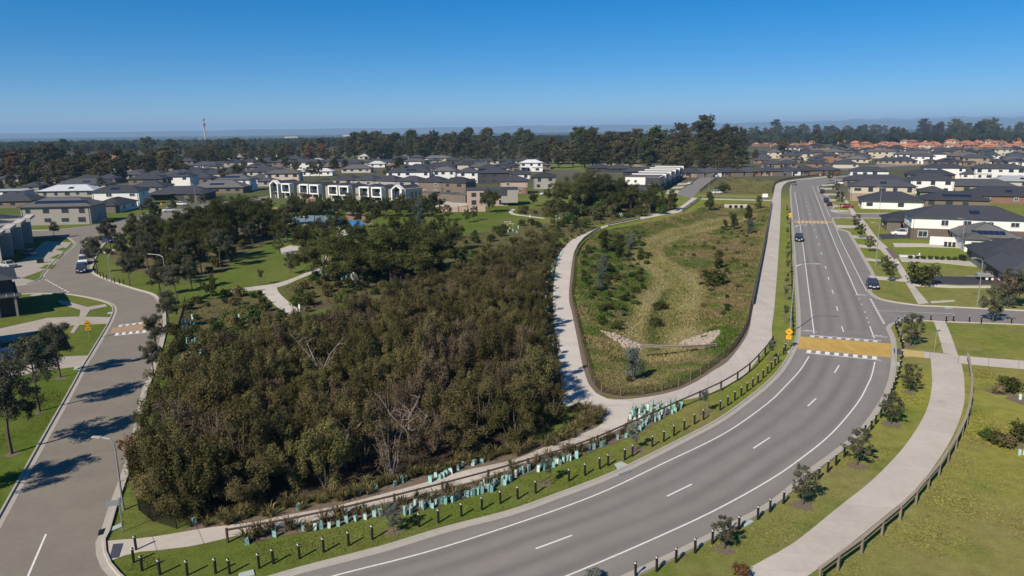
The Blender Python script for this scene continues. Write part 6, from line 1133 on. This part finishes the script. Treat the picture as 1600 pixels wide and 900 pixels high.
# ---------------------------------------------------------------- vehicles
M_TYRE = mat('tyre', (.015, .015, .015), .9); M_RIM = mat('wheel_rim', (.35, .35, .36), .4, metal=.6); M_LIGHT = mat('headlight', (.65, .66, .68), .2); M_TAIL = mat('tail_light', (.3, .01, .01), .3); M_TRIM = mat('bumper_trim', (.02, .02, .02), .6)
PAINT = {k: mat('paint_' + k, c, .25, spec=.6) for k, c in {'white': (.62, .62, .62), 'black': (.014, .015, .018), 'blue': (.015, .035, .09), 'navy': (.02, .028, .05), 'red': (.22, .012, .015), 'silver': (.36, .37, .38), 'grey': (.06, .065, .07)}.items()}
CARM = {}
def car_parts(kind):
    if kind in CARM: return CARM[kind]
    L, W, H, hood, tail, belt = {'sedan': (4.6, .90, 1.45, 1.25, .95, .92), 'suv': (4.7, .94, 1.75, 1.15, .25, 1.05), 'ute': (5.3, .95, 1.8, 1.2, 1.9, 1.08), 'van': (4.9, .95, 1.95, .7, .1, 1.1)}[kind]; h = L / 2
    def loft(S_):
        m = MB(); n = len(S_[0][1])
        for x, ring in S_: m.v += [(x, y, z) for y, z in ring]
        for i in range(len(S_) - 1):
            for j in range(n): j2 = (j + 1) % n; m.f.append([i * n + j, i * n + j2, (i + 1) * n + j2, (i + 1) * n + j])
        m.f.append(list(range(n - 1, -1, -1))); m.f.append([(len(S_) - 1) * n + j for j in range(n)]); return m
    def ring(w, z0, z1, sh): return [(-w * .92, z0), (-w, z0 + .2), (-w, z1 - .15), (-w * sh, z1), (w * sh, z1), (w, z1 - .15), (w, z0 + .2), (w * .92, z0)]
    hb = belt - .12
    body = loft([(-h, ring(W * .86, .42, belt - .18, .85)), (-h + .12, ring(W * .96, .28, belt - .05, .9)), (-h + tail, ring(W, .24, belt, .9)), (0, ring(W, .24, belt, .92)), (h - hood, ring(W, .24, belt, .92)), (h - .35, ring(W * .95, .26, hb - .08, .88)), (h - .05, ring(W * .86, .32, hb - .25, .8)), (h, ring(W * .78, .42, hb - .34, .8))])
    bk = -h + tail; fw = h - hood; gh = loft([(bk - .02, [(-W * .86, belt - .01), (-W * .84, belt + .02), (W * .84, belt + .02), (W * .86, belt - .01)]), (bk + (.35 if kind == 'sedan' else .16), [(-W * .87, belt - .01), (-W * .72, H - .05), (W * .72, H - .05), (W * .87, belt - .01)]), (fw - .75, [(-W * .87, belt - .01), (-W * .73, H - .05), (W * .73, H - .05), (W * .87, belt - .01)]), (fw + .05, [(-W * .84, belt - .01), (-W * .8, belt + .02), (W * .8, belt + .02), (W * .84, belt - .01)])])
    rf = MB(); x0, x1 = bk + (.42 if kind == 'sedan' else .16), fw - .8; rf.box(((x0 + x1) / 2, 0, H - .03), ((x1 - x0) / 2, W * .72, .035))
    pil = []
    for s in (-1, 1):
        for a, b in (((fw + .03, belt), (fw - .78, H - .05)), (((x0 + x1) / 2, belt), ((x0 + x1) / 2, H - .05)), ((bk, belt), (x0, H - .05))): pil.append(MB().tube([(a[0], s * W * .86, a[1]), (b[0], s * W * .735, b[1])], .045, 4).mesh('pillar'))
    wh = MB(); wh.tube([(0, -.11, 0), (0, .11, 0)], .33, 14); rm = MB(); rm.tube([(0, -.118, 0), (0, .118, 0)], .2, 10)
    hl = MB(); hl.box((0, 0, 0), (.09, .17, .075)); tl = MB(); tl.box((0, 0, 0), (.05, .13, .12)); bp = MB(); bp.box((0, 0, 0), (.06, W * .72, .12)); gr = MB(); gr.box((0, 0, 0), (.03, .22, .06))
    CARM[kind] = dict(body=body.mesh('body'), glass=gh.mesh('windows'), roof=rf.mesh('roof'), pillars=pil, wheel=wh.mesh('wheel'), rim=rm.mesh('rim'), hl=hl.mesh('headlight'), tl=tl.mesh('tail_light'), bp=bp.mesh('bumper'), plate=gr.mesh('number_plate'), dim=(L, W, H, hood, tail, belt)); return CARM[kind]
def car(px, py, ang, kind, col, label, name='parked_car', cat='car', world=None):
    P = car_parts(kind); L, W, H, hood, tail, belt = P['dim']; r = thing(name, label, cat, (world or G(px, py)) + Vector((0, 0, .03)), ang, 'vehicles')
    pm = PAINT[col]; link('body', P['body'], pm, r); link('windows', P['glass'], M_GLASS, r); link('roof', P['roof'], pm, r); [link('pillar', m_, pm, r) for m_ in P['pillars']]
    for x in (-L * .29, L * .31):
        for s in (-1, 1): w = link('wheel', P['wheel'], M_TYRE, r); w.location = (x, s * (W - .1), .33); link('rim', P['rim'], M_RIM, w)
    for s in (-1, 1):
        o = link('headlight', P['hl'], M_LIGHT, r); o.location = (L / 2 - .07, s * W * .62, belt - .34); o = link('tail_light', P['tl'], M_TAIL, r); o.location = (-L / 2 + .03, s * W * .68, belt - .32)
    o = link('bumper', P['bp'], M_TRIM, r); o.location = (L / 2 - .03, 0, .42); o = link('number_plate', P['plate'], M_REFL, r); o.location = (L / 2 + .02, 0, .5)
    if kind == 'ute': MB().box((-L / 2 + tail * .5, 0, belt + .02), (tail * .44, W * .8, .03)).build('tray_cover', M_TRIM, r)
    return r
RDA = math.atan2(1, .372)                   # direction of the straight road
car(1248, 376, RDA + math.pi, 'ute', 'black', 'black utility truck driving towards us on the straight road', 'utility_truck', 'truck'); car(1363, 449, RDA + math.pi, 'sedan', 'navy', 'dark blue sedan parked at the verge by the side road')
car(1284.5, 302, RDA, 'suv', 'black', 'black car parked farthest up the right kerb'); car(1291, 316, RDA, 'suv', 'black', 'black four-wheel drive parked second of three on right kerb'); car(1296, 321.5, RDA, 'sedan', 'black', 'black car parked nearest of three on the right kerb'); car(1241, 289, RDA + math.pi, 'suv', 'grey', 'dark car coming round the far road bend')
car(128, 425, R(-62), 'suv', 'navy', 'dark blue van facing us, first of the parked group on the street'); car(130.5, 412, R(-62), 'suv', 'white', 'white car parked behind the dark blue van'); car(132.5, 402, R(-62), 'suv', 'red', 'red car parked behind the white van'); car(170, 379, R(-35), 'suv', 'blue', 'blue car half hidden by the street gum')
car(-6, 570, R(36) + math.pi, 'suv', 'blue', 'glossy blue four-wheel drive on the left driveway'); car(46, 399, R(150), 'sedan', 'silver', 'silver car in the shade of the terraces, farther one'); car(12, 418, R(150), 'sedan', 'silver', 'silver car in the shade of the terraces, nearer one')
car(171, 331, R(10), 'van', 'white', 'white van by the corner house garage', 'parked_van', 'van'); car(265, 331, R(30), 'sedan', 'white', 'white car before the black walled house'); car(234, 340, R(25), 'sedan', 'silver', 'pale car on the far street bend')
car(1120, 303, R(15), 'suv', 'white', 'white car at the end of the short street'); car(1078, 288, R(60), 'sedan', 'white', 'white car parked on the short street'); car(1099, 276.5, R(20), 'suv', 'black', 'black car at the far end of the short street'); car(1121, 274, R(20), 'sedan', 'silver', 'silver car beyond the black car on short street'); car(1090, 271, R(10), 'sedan', 'white', 'white car before the long row of low houses')
car(1408, 368, RR + math.pi, 'suv', 'white', 'white four-wheel drive in the dark driveway'); car(682, 320, R(20), 'suv', 'silver', 'silver car behind the framed townhouses'); car(852, 305, R(5), 'sedan', 'white', 'white car by the grey house mid picture'); car(1322, 325, RR + math.pi, 'sedan', 'red', 'dark red car in a right driveway'); car(1313, 288, RR, 'van', 'white', 'white boat-like van in the far right driveway', 'parked_van', 'van'); car(283, 321, R(8), 'sedan', 'white', 'white car in a black house driveway')
r = thing('trailer', 'galvanised tandem trailer on the dark driveway', 'trailer', G(1540, 437) + Vector((0, 0, .05)), RR)
MB().box((0, 0, .62), (1.5, .9, .05)).build('floor', M_GALV, r); [MB().box((0, s * .92, .85), (1.5, .025, .2)).build('side_panel', M_GALV, r) for s in (-1, 1)]; [MB().box((s * 1.5, 0, .85), (.025, .89, .2)).build('end_panel', M_GALV, r) for s in (-1, 1)]; MB().tube([(-1.5, .5, .55), (-2.9, 0, .5), (-3.2, 0, .5)], .05, 6).build('drawbar', M_GALV, r); MB().tube([(-1.5, -.5, .55), (-2.9, 0, .5)], .05, 6).build('drawbar', M_GALV, r)
for x in (-.1, .75):
    for s in (-1, 1): w = MB().tube([(x, s * .98, .33), (x, s * 1.15, .33)], .33, 12).build('wheel', M_TYRE, r); MB().tube([(x, s * 1.0, .33), (x, s * 1.16, .33)], .22, 10).build('rim', M_REFL, w)
for i in range(5): MB().box((-1.4 + i * .7, -.9, 1.3), (.02, .02, .3)).build('cage_post', M_GALV, r)
MB().box((0, -.9, 1.6), (1.5, .02, .02)).build('cage_rail', M_GALV, r)
def bin_(px, py, rz, body, lid, label, group):
    r = thing('wheelie_bin', label, 'bin', G(px, py) + Vector((0, 0, .06)), rz, group); b = MB(); k = 0
    b.v += [(-.22, -.25, .05), (.22, -.25, .05), (.22, .25, .05), (-.22, .25, .05), (-.29, -.35, .95), (.29, -.35, .95), (.29, .35, .95), (-.29, .35, .95)]; b.f += [[3, 2, 1, 0], [4, 5, 6, 7], [0, 1, 5, 4], [1, 2, 6, 5], [2, 3, 7, 6], [3, 0, 4, 7]]; b.build('body', body, r); MB().box((0, 0, 1.0), (.3, .38, .045)).build('lid', lid, r); [MB().tube([(x, .3, .1), (x + .06, .3, .1)], .1, 8).build('wheel', M_TYRE, r) for x in (-.28, .22)]
MG, MD, MR_, MGY = mat('bin_green', (.02, .10, .06), .5), mat('bin_dark', (.02, .03, .025), .5), mat('bin_red', (.16, .02, .02), .5), mat('bin_yellow', (.5, .36, .03), .5)
for i in range(3): bin_(60 + i * 3.4, 411.5 - i * .3, .6, MD, MG, 'green lidded bin before the terraces, %s from left' % ordn(i + 1), 'bins before the terraces')
for i, l in enumerate((MD, MR_, MR_)): bin_(1477 + i * 6.5, 385.5 + i * .4, RR, MD, l, ('dark lidded bin' if i == 0 else 'red lidded bin %s' % ('between two others' if i == 1 else 'nearest the house')) + ' against the white fence', 'bins by the white fence')

# ---------------------------------------------------------------- number look-alikes from left to right
from collections import defaultdict
bpy.context.view_layer.update()
dup = defaultdict(list)
for o in COL.objects:
    if o.parent is None and 'category' in o and (o.get('category') in ('house', 'shed') or o.get('group') in ('shrubs beside',)): dup[o['label']].append(o)
for lab, L_ in dup.items():
    if len(L_) > 1:
        L_.sort(key=lambda o: PX(o.location)[0])
        for i, o in enumerate(L_): o['label'] = '%s, %s such from left' % (lab, ordn(i + 1))

# ---------------------------------------------------------------- haze
hz = MB().box((0, 13000, 110), (29000, 14500, 170)).mesh('haze'); hm = bpy.data.materials.new('haze_air'); hm.use_nodes = True; nt = hm.node_tree; nt.nodes.remove(nt.nodes['Principled BSDF'])
pv = nt.nodes.new('ShaderNodeVolumePrincipled'); pv.inputs['Color'].default_value = (.45, .70, 1.0, 1); pv.inputs['Density'].default_value = 0.00009; pv.inputs['Anisotropy'].default_value = 0.0; nt.links.new(pv.outputs[0], nt.nodes['Material Output'].inputs['Volume'])
ho = link('haze', hz, hm); tag(ho, 'thin blue haze lying over the distant plain', 'haze', None, 'stuff')
